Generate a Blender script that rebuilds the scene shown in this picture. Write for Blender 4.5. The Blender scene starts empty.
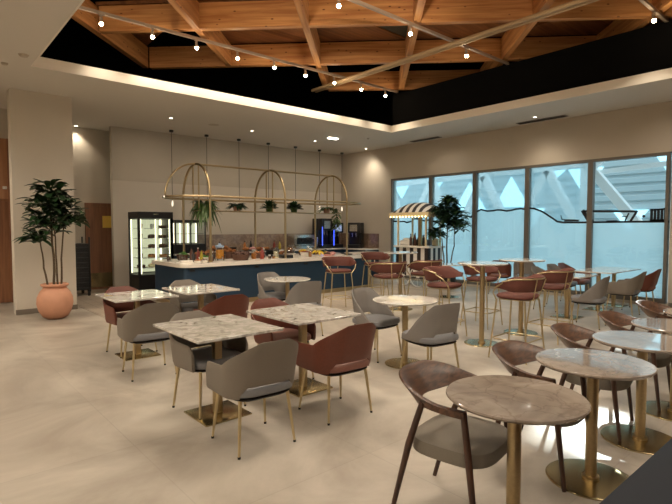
import bpy, bmesh, math, random
from mathutils import Vector, Matrix
PI = math.pi
R = math.radians
C = bpy.context.scene.collection
rnd = random.Random(7)

# ------------------------------------------------------------------ materials
def new_mat(name):
    m = bpy.data.materials.new(name); m.use_nodes = True
    nt = m.node_tree; b = nt.nodes['Principled BSDF']
    return m, nt, b
def srgb(c):
    return tuple(((v/255)/12.92 if v/255 <= .04045 else ((v/255+.055)/1.055)**2.4) for v in c) + (1,)
def plain(name, col, rough=.5, metal=0., coat=0., var=.0, scale=40., bump=0., spec=.5):
    m, nt, b = new_mat(name)
    b.inputs['Base Color'].default_value = srgb(col)
    b.inputs['Roughness'].default_value = rough
    b.inputs['Metallic'].default_value = metal
    b.inputs['Coat Weight'].default_value = coat
    b.inputs['Specular IOR Level'].default_value = spec
    if var or bump:
        tc = nt.nodes.new('ShaderNodeTexCoord'); n = nt.nodes.new('ShaderNodeTexNoise')
        n.inputs['Scale'].default_value = scale; n.inputs['Detail'].default_value = 4
        nt.links.new(tc.outputs['Object'], n.inputs['Vector'])
        if var:
            r = nt.nodes.new('ShaderNodeValToRGB'); c = srgb(col)
            r.color_ramp.elements[0].position = .3; r.color_ramp.elements[1].position = .7
            r.color_ramp.elements[0].color = tuple(v*(1-var) for v in c[:3])+(1,)
            r.color_ramp.elements[1].color = tuple(min(1, v*(1+var)) for v in c[:3])+(1,)
            nt.links.new(n.outputs['Fac'], r.inputs['Fac']); nt.links.new(r.outputs['Color'], b.inputs['Base Color'])
        if bump:
            bp = nt.nodes.new('ShaderNodeBump'); bp.inputs['Strength'].default_value = bump
            bp.inputs['Distance'].default_value = .004
            nt.links.new(n.outputs['Fac'], bp.inputs['Height']); nt.links.new(bp.outputs['Normal'], b.inputs['Normal'])
    return m
def emis(name, col, s):
    m, nt, b = new_mat(name)
    b.inputs['Base Color'].default_value = (.1, .1, .1, 1)
    b.inputs['Emission Color'].default_value = srgb(col); b.inputs['Emission Strength'].default_value = s
    return m
def marble(name, base, vein, light, rough=.12, scale=3.):
    m, nt, b = new_mat(name); L = nt.links
    tc = nt.nodes.new('ShaderNodeTexCoord')
    n = nt.nodes.new('ShaderNodeTexNoise'); n.inputs['Scale'].default_value = scale; n.inputs['Detail'].default_value = 6; n.inputs['Distortion'].default_value = 1.2
    v = nt.nodes.new('ShaderNodeTexVoronoi'); v.feature = 'DISTANCE_TO_EDGE'; v.inputs['Scale'].default_value = scale*2.2
    n2 = nt.nodes.new('ShaderNodeTexNoise'); n2.inputs['Scale'].default_value = scale*1.5; n2.inputs['Detail'].default_value = 5
    mx = nt.nodes.new('ShaderNodeMixRGB'); mx.inputs['Fac'].default_value = .22
    L.new(tc.outputs['Object'], n.inputs['Vector']); L.new(tc.outputs['Object'], n2.inputs['Vector'])
    L.new(tc.outputs['Object'], mx.inputs['Color1']); L.new(n2.outputs['Color'], mx.inputs['Color2']); L.new(mx.outputs['Color'], v.inputs['Vector'])
    r = nt.nodes.new('ShaderNodeValToRGB')
    e = r.color_ramp.elements; e[0].position = .36; e[0].color = srgb(base); e[1].position = .66; e[1].color = srgb(light)
    L.new(n.outputs['Fac'], r.inputs['Fac'])
    r2 = nt.nodes.new('ShaderNodeValToRGB'); f = r2.color_ramp.elements; f[0].position = 0; f[0].color = (1, 1, 1, 1); f[1].position = .045; f[1].color = (0, 0, 0, 1)
    L.new(v.outputs['Distance'], r2.inputs['Fac'])
    mm = nt.nodes.new('ShaderNodeMixRGB'); mm.inputs['Color2'].default_value = srgb(vein)
    ml = nt.nodes.new('ShaderNodeMath'); ml.operation = 'MULTIPLY'; ml.inputs[1].default_value = .36
    L.new(r2.outputs['Color'], ml.inputs[0]); L.new(ml.outputs[0], mm.inputs['Fac']); L.new(r.outputs['Color'], mm.inputs['Color1'])
    L.new(mm.outputs['Color'], b.inputs['Base Color'])
    b.inputs['Roughness'].default_value = rough; b.inputs['Coat Weight'].default_value = .5; b.inputs['Coat Roughness'].default_value = .03
    return m
def wood(name, a, c, scale=6., rough=.5, knots=False, axis='X', stretch=.06):
    m, nt, b = new_mat(name); L = nt.links
    tc = nt.nodes.new('ShaderNodeTexCoord'); mp = nt.nodes.new('ShaderNodeMapping')
    s = {'X': (stretch, 1, 1), 'Y': (1, stretch, 1), 'Z': (1, 1, stretch)}[axis]
    mp.inputs['Scale'].default_value = tuple(v*scale for v in s)
    n = nt.nodes.new('ShaderNodeTexNoise'); n.inputs['Scale'].default_value = 3; n.inputs['Detail'].default_value = 8; n.inputs['Distortion'].default_value = .6
    r = nt.nodes.new('ShaderNodeValToRGB'); e = r.color_ramp.elements
    e[0].position = .35; e[0].color = srgb(a); e[1].position = .65; e[1].color = srgb(c)
    L.new(tc.outputs['Object'], mp.inputs['Vector']); L.new(mp.outputs['Vector'], n.inputs['Vector']); L.new(n.outputs['Fac'], r.inputs['Fac'])
    out = r.outputs['Color']
    if knots:
        v = nt.nodes.new('ShaderNodeTexVoronoi'); v.inputs['Scale'].default_value = 7
        mp2 = nt.nodes.new('ShaderNodeMapping'); mp2.inputs['Scale'].default_value = (.6, .6, 1.3)
        L.new(tc.outputs['Object'], mp2.inputs['Vector']); L.new(mp2.outputs['Vector'], v.inputs['Vector'])
        r2 = nt.nodes.new('ShaderNodeValToRGB'); f = r2.color_ramp.elements; f[0].position = .07; f[0].color = (1, 1, 1, 1); f[1].position = .13; f[1].color = (0, 0, 0, 1)
        L.new(v.outputs['Distance'], r2.inputs['Fac'])
        mm = nt.nodes.new('ShaderNodeMixRGB'); mm.inputs['Color2'].default_value = srgb((96, 52, 22))
        L.new(r2.outputs['Color'], mm.inputs['Fac']); L.new(out, mm.inputs['Color1']); out = mm.outputs['Color']
    L.new(out, b.inputs['Base Color']); b.inputs['Roughness'].default_value = rough
    return m
def floor_mat(name, a, c, tile, rough, joint, rot=0., aspect=1., jw=.004):
    m, nt, b = new_mat(name); L = nt.links
    tc = nt.nodes.new('ShaderNodeTexCoord')
    n = nt.nodes.new('ShaderNodeTexNoise'); n.inputs['Scale'].default_value = .8; n.inputs['Detail'].default_value = 7; n.inputs['Roughness'].default_value = .6
    n.inputs['Distortion'].default_value = .8
    L.new(tc.outputs['Object'], n.inputs['Vector'])
    r = nt.nodes.new('ShaderNodeValToRGB'); e = r.color_ramp.elements
    e[0].position = .3; e[0].color = srgb(a); e[1].position = .7; e[1].color = srgb(c)
    L.new(n.outputs['Fac'], r.inputs['Fac'])
    mp = nt.nodes.new('ShaderNodeMapping'); mp.inputs['Rotation'].default_value = (0, 0, rot)
    L.new(tc.outputs['Object'], mp.inputs['Vector'])
    br = nt.nodes.new('ShaderNodeTexBrick'); br.inputs['Scale'].default_value = 1
    br.inputs['Brick Width'].default_value = tile*aspect; br.inputs['Row Height'].default_value = tile
    br.inputs['Mortar Size'].default_value = jw; br.offset = .5 if aspect > 1 else 0.
    br.inputs['Color1'].default_value = (1, 1, 1, 1); br.inputs['Color2'].default_value = (.93, .93, .93, 1) if aspect == 1 else (.80, .80, .80, 1)
    br.inputs['Mortar'].default_value = (joint, joint, joint, 1)
    L.new(mp.outputs['Vector'], br.inputs['Vector'])
    mm = nt.nodes.new('ShaderNodeMixRGB'); mm.blend_type = 'MULTIPLY'; mm.inputs['Fac'].default_value = 1
    L.new(r.outputs['Color'], mm.inputs['Color1']); L.new(br.outputs['Color'], mm.inputs['Color2'])
    L.new(mm.outputs['Color'], b.inputs['Base Color'])
    n3 = nt.nodes.new('ShaderNodeTexNoise'); n3.inputs['Scale'].default_value = 3.5; n3.inputs['Detail'].default_value = 5
    L.new(tc.outputs['Object'], n3.inputs['Vector'])
    mr = nt.nodes.new('ShaderNodeMapRange'); mr.inputs['To Min'].default_value = rough-.07; mr.inputs['To Max'].default_value = rough+.1
    L.new(n3.outputs['Fac'], mr.inputs['Value']); L.new(mr.outputs['Result'], b.inputs['Roughness'])
    return m

M = {}
M['floor'] = floor_mat('floor_stone', (142, 131, 118), (194, 185, 171), 1.2, .40, .86)
M['floor_plank'] = floor_mat('floor_plank', (160, 146, 130), (188, 173, 154), .2, .45, .6, R(90), 5., .006)
M['floor_alcove'] = floor_mat('floor_alcove', (138, 118, 98), (158, 138, 116), .2, .5, .55, 0, 5., .006)
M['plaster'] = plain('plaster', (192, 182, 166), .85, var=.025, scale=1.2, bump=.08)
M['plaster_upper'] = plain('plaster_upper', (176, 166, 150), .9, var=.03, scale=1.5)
M['plaster_pillar'] = plain('plaster_pillar', (206, 197, 182), .85, var=.02, scale=2)
M['ceiling'] = plain('ceiling_white', (204, 197, 186), .9)
M['lip'] = plain('ceiling_lip', (226, 218, 205), .8)
M['black'] = plain('void_black', (10, 10, 11), .9, spec=.1)
M['glulam'] = wood('glulam', (166, 108, 60), (204, 150, 94), 5, .55, knots=True, axis='X')
M['deck'] = wood('roof_deck', (112, 68, 36), (146, 94, 52), 4, .7, axis='X')
M['deck_grey'] = plain('deck_grey', (70, 68, 60), .8)
M['tube'] = plain('tube_paint', (176, 150, 116), .5)
M['track'] = plain('track_grey', (176, 160, 144), .4, metal=.3)
M['brass'] = plain('brass', (178, 158, 122), .36, metal=1., var=.06, scale=60)
M['brass_plate'] = plain('brass_plate', (190, 172, 130), .24, metal=1., var=.06, scale=6)
M['brass_leg'] = plain('brass_leg', (198, 180, 142), .38, metal=1.)
M['steel'] = plain('steel', (190, 190, 188), .25, metal=1.)
M['taupe_fabric'] = plain('taupe_fabric', (112, 103, 92), .62, var=.07, scale=220, bump=.25)
M['grey_fabric'] = plain('grey_fabric', (114, 108, 102), .7, var=.08, scale=260, bump=.25)
M['seat_grey'] = plain('seat_grey_vinyl', (112, 111, 112), .42, var=.06, scale=150, bump=.1)
M['rust'] = plain('rust_leather', (98, 50, 35), .48, var=.08, scale=60, bump=.15)
M['rust_seat'] = plain('rust_seat_leather', (124, 82, 70), .5, var=.06, scale=60)
M['stool_rust'] = plain('stool_velvet', (92, 48, 37), .75, var=.08, scale=120)
M['walnut'] = wood('walnut', (56, 36, 25), (92, 62, 42), 14, .4, axis='X', stretch=.15)
M['walnut_leg'] = wood('walnut_leg', (50, 32, 24), (78, 50, 36), 14, .4, axis='Z', stretch=.1)
M['pad'] = plain('seat_pad_cloth', (112, 104, 92), .8, var=.10, scale=300, bump=.3)
M['rubber'] = plain('rubber', (30, 26, 22), .8)
M['dark'] = plain('black_satin', (24, 23, 24), .4)
M['dark_metal'] = plain('dark_metal', (38, 34, 32), .45, metal=.6)
M['marble_taupe'] = marble('marble_taupe', (126, 113, 102), (92, 76, 64), (162, 149, 137), .08, 3.4)
M['marble_grey'] = marble('marble_grey', (156, 150, 140), (128, 116, 100), (206, 200, 192), .14, 9)
M['marble_white'] = marble('marble_white', (188, 182, 172), (160, 150, 136), (222, 218, 210), .1, 4)
M['marble_edge'] = plain('marble_edge', (168, 150, 132), .3)
M['navy'] = plain('navy_panel', (18, 48, 70), .5, var=.06, scale=3)
M['counter'] = plain('white_solid_surface', (226, 218, 206), .25, coat=.3)
M['door_wood'] = wood('door_wood', (116, 74, 48), (142, 96, 64), 5, .5, axis='Z')
M['door_wood_light'] = wood('door_wood_light', (160, 112, 78), (182, 134, 98), 5, .5, axis='Z')
M['terracotta'] = plain('terracotta', (192, 140, 112), .7, var=.08, scale=6, bump=.1)
M['leaf'] = plain('leaf', (34, 62, 30), .45, var=.3, scale=9)
M['leaf_light'] = plain('leaf_light', (66, 92, 40), .5, var=.3, scale=12)
M['stem'] = plain('stem_bark', (88, 72, 52), .8, var=.15, scale=30)
M['soil'] = plain('soil', (40, 30, 22), .95)
M['frame'] = plain('window_frame', (112, 106, 98), .45, metal=.2)
M['slate'] = plain('slate_laminate', (14, 20, 30), .6, var=.04, scale=30, spec=.2)
M['white'] = plain('white_paint', (228, 224, 216), .5)
M['cream'] = plain('cream_paint', (226, 208, 168), .6)
M['stripe_dark'] = plain('stripe_dark', (44, 38, 38), .6)
M['tile'] = marble('splash_stone', (120, 98, 82), (90, 72, 58), (152, 130, 110), .3, 7)
M['decal'] = plain('decal_black', (12, 16, 22), .6)
M['truss'] = plain('truss_white', (236, 240, 240), .6)
M['gold_sign'] = plain('gold_sign', (232, 190, 80), .5, metal=.0)
M['screen'] = emis('screen_blue', (60, 90, 255), 1.6)
M['screen_white'] = emis('screen_pale', (170, 190, 230), .45)
M['led_warm'] = emis('led_warm', (255, 236, 190), 2.0)
M['led_white'] = emis('led_white', (255, 244, 224), 8)
M['bulb'] = emis('bulb', (255, 226, 180), 60)
M['string_bulb'] = emis('string_bulb', (255, 226, 160), 8)
M['skylight'] = emis('skylight_glow', (176, 230, 244), 1.4)
M['orange'] = plain('orange_juice', (216, 138, 36), .25)
M['red'] = plain('red_sauce', (120, 44, 30), .35)
M['amber'] = plain('amber_honey', (170, 104, 40), .3)
M['yellow'] = plain('yellow_peel', (226, 190, 44), .5)
M['crust'] = plain('bread_crust', (150, 96, 52), .8, var=.25, scale=25, bump=.3)
M['choc'] = plain('dark_pastry', (74, 46, 34), .7, var=.3, scale=30)
M['wicker'] = plain('wicker', (84, 56, 42), .8, var=.35, scale=50, bump=.4)
M['pink'] = plain('pink_cloth', (196, 140, 132), .8, var=.1, scale=20)
M['ceramic'] = plain('ceramic', (214, 208, 198), .3)
M['blue_lid'] = plain('pale_blue_lid', (140, 160, 184), .35)
M['oil'] = plain('olive_oil', (150, 134, 44), .2)
M['green'] = plain('green_herb', (70, 110, 40), .7, var=.3, scale=20)

def glass(name, col=(1, 1, 1, 1), tr=.85, rough=.02):
    m = bpy.data.materials.new(name); m.use_nodes = True; nt = m.node_tree; nt.nodes.clear()
    o = nt.nodes.new('ShaderNodeOutputMaterial'); t = nt.nodes.new('ShaderNodeBsdfTransparent'); g = nt.nodes.new('ShaderNodeBsdfGlossy')
    t.inputs['Color'].default_value = col; g.inputs['Roughness'].default_value = rough; g.inputs['Color'].default_value = (.9, .95, 1, 1)
    mx = nt.nodes.new('ShaderNodeMixShader'); mx.inputs['Fac'].default_value = 1-tr
    nt.links.new(t.outputs[0], mx.inputs[1]); nt.links.new(g.outputs[0], mx.inputs[2]); nt.links.new(mx.outputs[0], o.inputs[0])
    return m
M['glass'] = glass('clear_glass', (.9, .97, 1, 1), .94)
M['jar_glass'] = glass('jar_glass', (.92, .96, .96, 1), .82, .05)
def film(name, col, tr):
    m = bpy.data.materials.new(name); m.use_nodes = True; nt = m.node_tree; nt.nodes.clear()
    o = nt.nodes.new('ShaderNodeOutputMaterial'); t = nt.nodes.new('ShaderNodeBsdfTransparent'); d = nt.nodes.new('ShaderNodeBsdfTranslucent')
    t.inputs['Color'].default_value = (.9, .97, 1, 1); d.inputs['Color'].default_value = srgb(col)
    mx = nt.nodes.new('ShaderNodeMixShader'); mx.inputs['Fac'].default_value = 1-tr
    nt.links.new(t.outputs[0], mx.inputs[1]); nt.links.new(d.outputs[0], mx.inputs[2]); nt.links.new(mx.outputs[0], o.inputs[0])
    return m
M['film_low'] = film('frosted_film', (212, 230, 232), .10)
M['film_high'] = film('frosted_film_thin', (205, 230, 235), .62)

def cladding_mat():
    m, nt, b = new_mat('cladding_ribbed')
    b.inputs['Base Color'].default_value = srgb((176, 192, 196)); b.inputs['Roughness'].default_value = .6
    return m
M['cladding'] = cladding_mat()

# ------------------------------------------------------------------ mesh helpers
def fin(name, bm, mat, parent=None, loc=None, smooth=40):
    me = bpy.data.meshes.new(name); bmesh.ops.recalc_face_normals(bm, faces=bm.faces)
    bm.to_mesh(me); bm.free()
    mats = mat if isinstance(mat, (list, tuple)) else [mat]
    for k in mats: me.materials.append(M[k] if isinstance(k, str) else k)
    if smooth:
        for p in me.polygons: p.use_smooth = True
        me.set_sharp_from_angle(angle=R(smooth))
    o = bpy.data.objects.new(name, me); C.objects.link(o)
    if parent is not None: o.parent = parent
    if loc is not None: o.location = loc
    return o
def nb(): return bmesh.new()
def box(bm, x0, x1, y0, y1, z0, z1, mi=0, bev=0.):
    vs = [bm.verts.new((x, y, z)) for z in (z0, z1) for x, y in ((x0, y0), (x1, y0), (x1, y1), (x0, y1))]
    q = [(3, 2, 1, 0), (4, 5, 6, 7), (0, 1, 5, 4), (1, 2, 6, 5), (2, 3, 7, 6), (3, 0, 4, 7)]
    fs = [bm.faces.new([vs[i] for i in f]) for f in q]
    for f in fs: f.material_index = mi
    if bev > 0:
        es = set(e for f in fs for e in f.edges)
        bmesh.ops.bevel(bm, geom=list(es), offset=bev, segments=2, affect='EDGES', profile=.5)
    return bm
def xbox(bm, mat4, sx, sy, sz, mi=0, bev=0.):
    t = nb(); box(t, -sx/2, sx/2, -sy/2, sy/2, -sz/2, sz/2, mi, bev); t.transform(mat4)
    me = bpy.data.meshes.new('t'); t.to_mesh(me); t.free(); bm.from_mesh(me); bpy.data.meshes.remove(me)
def tube(bm, pts, r, n=10, closed=False, mi=0, cap=True):
    pts = [Vector(p) for p in pts]; N = len(pts); rs = r if isinstance(r, (list, tuple)) else [r]*N
    rings = []; up = None
    for i, p in enumerate(pts):
        if closed: d = pts[(i+1) % N]-pts[i-1]
        else: d = pts[min(i+1, N-1)]-pts[max(i-1, 0)]
        d.normalize()
        if up is None:
            up = Vector((0, 0, 1)) if abs(d.z) < .9 else Vector((1, 0, 0))
        a = d.cross(up)
        if a.length < 1e-4: a = d.cross(Vector((0, 1, 0)))
        a.normalize(); b = a.cross(d).normalized(); up = b
        rings.append([bm.verts.new(p+(a*math.cos(2*PI*k/n)+b*math.sin(2*PI*k/n))*rs[i]) for k in range(n)])
    for i in range(N if closed else N-1):
        A, B = rings[i], rings[(i+1) % N]
        for k in range(n):
            f = bm.faces.new((A[k], A[(k+1) % n], B[(k+1) % n], B[k])); f.material_index = mi
    if not closed and cap:
        f = bm.faces.new(rings[0][::-1]); f.material_index = mi
        f = bm.faces.new(rings[-1]); f.material_index = mi
def lathe(bm, prof, n=32, cx=0, cy=0, mi=0):
    rings = []
    for r, z in prof:
        if r < 1e-5: rings.append([bm.verts.new((cx, cy, z))])
        else: rings.append([bm.verts.new((cx+r*math.cos(2*PI*k/n), cy+r*math.sin(2*PI*k/n), z)) for k in range(n)])
    for A, B in zip(rings, rings[1:]):
        for k in range(n):
            j = (k+1) % n
            if len(A) == 1 and len(B) == 1: continue
            if len(A) == 1: f = bm.faces.new((A[0], B[j], B[k]))
            elif len(B) == 1: f = bm.faces.new((A[k], A[j], B[0]))
            else: f = bm.faces.new((A[k], A[j], B[j], B[k]))
            f.material_index = mi
def sph(bm, c, r, seg=10, sc=(1, 1, 1), mi=0):
    m = Matrix.Translation(c) @ Matrix.Diagonal((r*sc[0], r*sc[1], r*sc[2], 1))
    g = bmesh.ops.create_uvsphere(bm, u_segments=seg, v_segments=max(5, seg//2+1), radius=1, matrix=m)
    for v in g['verts']:
        for f in v.link_faces: f.material_index = mi
def arc(fn, n): return [fn(i/n) for i in range(n+1)]

def empty(name, loc, rz=0.):
    o = bpy.data.objects.new(name, None); o.empty_display_size = .1; C.objects.link(o)
    o.location = loc; o.rotation_euler = (0, 0, rz); return o
def tag(o, label, cat, group=None):
    o['label'] = label; o['category'] = cat
    if group: o['group'] = group
    return o
def struct(o): o['kind'] = 'structure'; return o
def copy_tree(o, parent=None):
    c = o.copy(); C.objects.link(c)
    if parent is not None: c.parent = parent
    for ch in list(o.children): copy_tree(ch, c)
    return c

XW, YW, ZC = 11.3, 12.7, 4.02
# ================================================================== SETTING
bm = nb(); box(bm, -6, XW, -6, 15, -.1, 0); struct(fin('floor', bm, 'floor', smooth=0))
bm = nb(); box(bm, 2.56, XW, 6.95, YW, 0, .004); struct(fin('floor_planks', bm, 'floor_plank', smooth=0))
bm = nb(); box(bm, 2.56, 4.6, YW, 14.2, 0, .004); struct(fin('floor_alcove', bm, 'floor_alcove', smooth=0))
# ceiling: soffit ring round the opening
bm = nb()
box(bm, -6, 1.52, -6, 15, ZC, ZC+.16); box(bm, 9.56, XW+.15, -6, 15, ZC, ZC+.16); box(bm, 1.52, 9.56, 8.8, 15, ZC, ZC+.16)
box(bm, 1.52, 9.56, -6, -3.6, ZC, ZC+.16)
struct(fin('ceiling', bm, 'ceiling', smooth=0))
bm = nb()
box(bm, 1.52, 1.54, -3.6, 8.8, ZC-.004, ZC+.162); box(bm, 9.54, 9.56, -3.6, 8.8, ZC-.004, ZC+.162); box(bm, 1.52, 9.56, 8.78, 8.8, ZC-.004, ZC+.162)
struct(fin('trim_1', bm, 'lip', smooth=0))
# black roof void
bm = nb()
box(bm, 9.64, 9.7, -6, 8.84, ZC+.165, 4.99); box(bm, 9.64, XW+.2, -6, 15, ZC+.165, ZC+.2); box(bm, XW+.1, XW+.2, -6, 15, ZC+.165, 7.2); box(bm, -3, XW+.2, 12.9, 13.0, ZC+.165, 7.2)
box(bm, -3, -2.9, -6, 13, ZC+.165, 7.2); box(bm, -3, 9.7, -6.1, -6, ZC+.165, 7.2)
box(bm, -6, 1.46, -6, 14, ZC+.165, ZC+.2); box(bm, 1.46, 9.66, 8.86, 14, ZC+.165, ZC+.2)
struct(fin('wall_void', bm, 'black', smooth=0))
bm = nb(); box(bm, -6, 12, -6, 15, 7.2, 7.3); struct(fin('ceiling_void', bm, 'black', smooth=0))

# walls
def wall(name, x0, x1, y0, y1, z0, z1, mat='plaster'):
    b = nb(); box(b, x0, x1, y0, y1, z0, z1); return struct(fin(name, b, mat, smooth=0))
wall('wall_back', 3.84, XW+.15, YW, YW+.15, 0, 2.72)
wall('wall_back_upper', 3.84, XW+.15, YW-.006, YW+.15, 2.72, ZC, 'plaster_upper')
wall('wall_alcove', 2.0, 5.2, 13.4, 13.55, 0, ZC)
wall('wall_pillar', 1.46, 2.45, 10.42, 10.72, 0, ZC, 'plaster_pillar')
wall('wall_left', -6.15, -6, -6, 15, 0, ZC); wall('wall_front', -6, XW, -6.15, -6, 0, ZC)
wall('wall_recess', -6, 2.5, 12.3, 14.0, 0, ZC)
# right wall around the glazing
MUL = [10.413, 8.9, 7.46, 6.0, 4.545, 3.064]
ZB, ZT = .06, 3.05
bm = nb()
box(bm, XW, XW+.25, -6, 15, ZT, ZC); box(bm, XW, XW+.25, MUL[0], 15, 0, ZT); box(bm, XW, XW+.25, -6, MUL[-1]-.04, 0, ZT); box(bm, XW, XW+.25, MUL[-1]-.04, MUL[0], 0, ZB)
struct(fin('wall_right', bm, 'plaster', smooth=0))
bm = nb(); box(bm, 1.45, 2.46, 10.405, 10.42, 0, .09); struct(fin('baseboard_pillar', bm, plain('skirting', (120, 110, 98), .6), smooth=0))
bm = nb(); box(bm, XW-.02, XW, -6, 3.0, 0, .09); box(bm, XW-.02, XW, 10.45, 11.0, 0, .09); struct(fin('baseboard_right', bm, 'frame', smooth=0))
# skyline polyline across the glazing (y, z)
SKY = [(10.361, 1.764), (9.719, 1.729), (9.528, 1.82), (9.264, 1.783), (8.9, 1.751), (8.55, 1.72), (8.05, 1.797), (7.796, 1.9), (7.576, 1.838), (7.426, 1.973), (7.277, 2.035), (7.1, 1.99), (6.927, 1.995), (6.702, 2.007), (6.55, 1.98), (6.429, 1.992), (6.166, 2.029), (5.986, 2.036), (5.835, 2.02), (5.661, 1.957), (5.56, 1.9), (5.466, 1.836), (5.36, 1.77), (5.275, 1.706), (5.137, 1.682), (4.738, 1.68), (4.319, 1.684), (3.828, 1.688), (3.06, 1.688)]
def skyz(y):
    for (a, za), (b, zb) in zip(SKY, SKY[1:]):
        if b <= y <= a: return za+(zb-za)*(a-y)/(a-b)
    return SKY[0][1] if y > SKY[0][0] else SKY[-1][1]
fw = .055
for i in range(5):
    y1, y0 = MUL[i], MUL[i+1]
    e = empty('window_%d' % (i+1), (XW+.06, (y0+y1)/2, 0)); struct(e)
    yc = (y0+y1)/2
    b = nb()
    for s in (y0-yc-fw*(0 if i == 4 else 1)*1.0, y1-yc-(fw if i else fw*1.4)):
        pass
    h0, h1 = y0-yc, y1-yc
    box(b, -.06, .07, h0, h0+fw, ZB, ZT); box(b, -.06, .07, h1-fw, h1, ZB, ZT)
    box(b, -.06, .07, h0+fw, h1-fw, ZT-.06, ZT); box(b, -.06, .07, h0+fw, h1-fw, ZB, ZB+.09)
    f = fin('window_frame', b, 'frame', e, smooth=0)
    b = nb(); box(b, -.005, .005, h0+fw, h1-fw, ZB+.09, ZT-.06); fin('pane', b, 'glass', e, smooth=0)
    # frosted film under the skyline, fainter film above it
    ys = sorted(set([h0+fw, h1-fw]+[y-yc for y, z in SKY if h0+fw < y-yc < h1-fw]))
    b = nb()
    for a, c in zip(ys, ys[1:]):
        b.faces.new([b.verts.new(v) for v in ((.02, a, ZB+.09), (.02, c, ZB+.09), (.02, c, skyz(c+yc)), (.02, a, skyz(a+yc)))])
    bmesh.ops.remove_doubles(b, verts=b.verts, dist=1e-4)
    fin('frosted_film', b, 'film_low', e, smooth=0)
    if i < 4:
        b = nb()
        for a, c in zip(ys, ys[1:]):
            b.faces.new([b.verts.new(v) for v in ((.02, a, skyz(a+yc)), (.02, c, skyz(c+yc)), (.02, c, ZT-.06), (.02, a, ZT-.06))])
        bmesh.ops.remove_doubles(b, verts=b.verts, dist=1e-4)
        fin('thin_film', b, 'film_high', e, smooth=0)
# skyline decal line
bm = nb()
def ribbon(bm, pts, w, x, th=.004):
    for (a, za), (c, zc) in zip(pts, pts[1:]):
        d = Vector((c-a, zc-za)); L_ = d.length; d /= L_; nn = Vector((-d.y, d.x))*w/2; e_ = d*w*.3
        q = [(a-e_.x+nn.x, za-e_.y+nn.y), (c+e_.x+nn.x, zc+e_.y+nn.y), (c+e_.x-nn.x, zc+e_.y-nn.y), (a-e_.x-nn.x, za-e_.y-nn.y)]
        v0 = [bm.verts.new((x, p, z)) for p, z in q]; v1 = [bm.verts.new((x-th, p, z)) for p, z in q]
        bm.faces.new(v0); bm.faces.new(v1[::-1])
        for k in range(4): bm.faces.new((v0[k], v0[(k+1) % 4], v1[(k+1) % 4], v1[k]))
fine = []
r2_ = random.Random(3)
for (a, za), (c, zc) in zip(SKY, SKY[1:]):
    n = max(1, int((a-c)/.09))
    for k in range(n):
        t = k/n; j = r2_.uniform(-.026, .026) if k and c > 5.2 else 0
        fine.append((a+(c-a)*t, za+(zc-za)*t+j))
fine.append(SKY[-1])
XD = XW+.052
for i in range(5):
    pass
ribbon(bm, [p for p in fine], .042, XD)
o = fin('skyline_decal', bm, 'decal', smooth=0)
tag(o, 'black mountain ridge line stuck across the glazed wall', 'window decal')
bm = nb()
ribbon(bm, [(4.70, 1.93), (3.63, 1.90), (3.74, 1.70)], .045, XD); ribbon(bm, [(4.70, 1.93), (4.56, 1.70)], .08, XD); ribbon(bm, [(4.55, 1.86), (4.48, 1.72)], .02, XD)
ribbon(bm, [(3.78, 1.86), (3.84, 1.72)], .03, XD); ribbon(bm, [(3.9, 1.8), (3.8, 1.8)], .02, XD); ribbon(bm, [(4.2, 1.705), (4.0, 1.705)], .03, XD)
tag(fin('building_decal', bm, 'decal', smooth=0), 'black line drawing of a flat-roofed building on the glass', 'window decal')
bm = nb()
ribbon(bm, [(5.19, 1.84), (5.16, 1.75), (4.78, 1.735)], .02, XD); ribbon(bm, [(5.1, 1.72), (4.8, 1.72)], .03, XD)
tag(fin('boat_decal', bm, 'decal', smooth=0), 'small black boat drawing on the glass left of the drawn building', 'window decal')
bm = nb()
for k in range(4): ribbon(bm, [(3.36-.06*k, 1.93), (3.36-.06*k, 1.70)], .05, XD)
for k in range(2): ribbon(bm, [(3.13-.05*k, 1.95), (3.13-.05*k, 1.70)], .03, XD)
ribbon(bm, [(3.38, 1.92), (3.10, 1.94)], .03, XD); ribbon(bm, [(3.38, 1.72), (3.08, 1.72)], .03, XD)
tag(fin('block_decal', bm, 'decal', smooth=0), 'black hatched tower block drawing at the right end of the glass', 'window decal')
bm = nb()
bmesh.ops.create_circle(bm, cap_ends=True, segments=12, radius=.03, matrix=Matrix.Translation((XD-.002, 3.5, 1.80)) @ Matrix.Rotation(PI/2, 4, 'Y'))
tag(fin('dot_decal', bm, 'decal', smooth=0), 'tiny black dot drawing on the glass before the tower block', 'window decal')

# ---- hall beyond the glazing
def cladding(name, x, y0, y1, z0, z1, pitch=.32):
    b = nb(); n = int((z1-z0)/pitch); prev = None
    for k in range(n+1):
        z = z0+k*pitch
        for dz, dx in ((0, 0), (.5*pitch, 0), (.62*pitch, .07), (.88*pitch, .07)):
            v = (b.verts.new((x+dx, y0, z+dz)), b.verts.new((x+dx, y1, z+dz)))
            if prev: b.faces.new((prev[0], prev[1], v[1], v[0]))
            prev = v
    return struct(fin(name, b, 'cladding', smooth=0))
cladding('wall_outer', 20, -6, 34, 0, 5.6)
wall('sun_block_upper', 20, 20.1, 6.15, 34, 5.6, 10, 'cladding'); wall('sun_block_side', 20, 20.1, -6, 5.5, 5.6, 10, 'cladding'); wall('sun_block_sill', 20, 20.1, 5.5, 6.15, 5.6, 5.78, 'cladding'); wall('sun_block_head', 20, 20.1, 5.5, 6.15, 6.12, 10, 'cladding')  # unseen blockers over the cladding, leaving a gap that shapes the sun patch
bm = nb(); box(bm, XW+.3, 21, -6, 34, -.1, 0); struct(fin('floor_outer', bm, plain('outer_floor', (200, 208, 210), .7), smooth=0))
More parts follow.
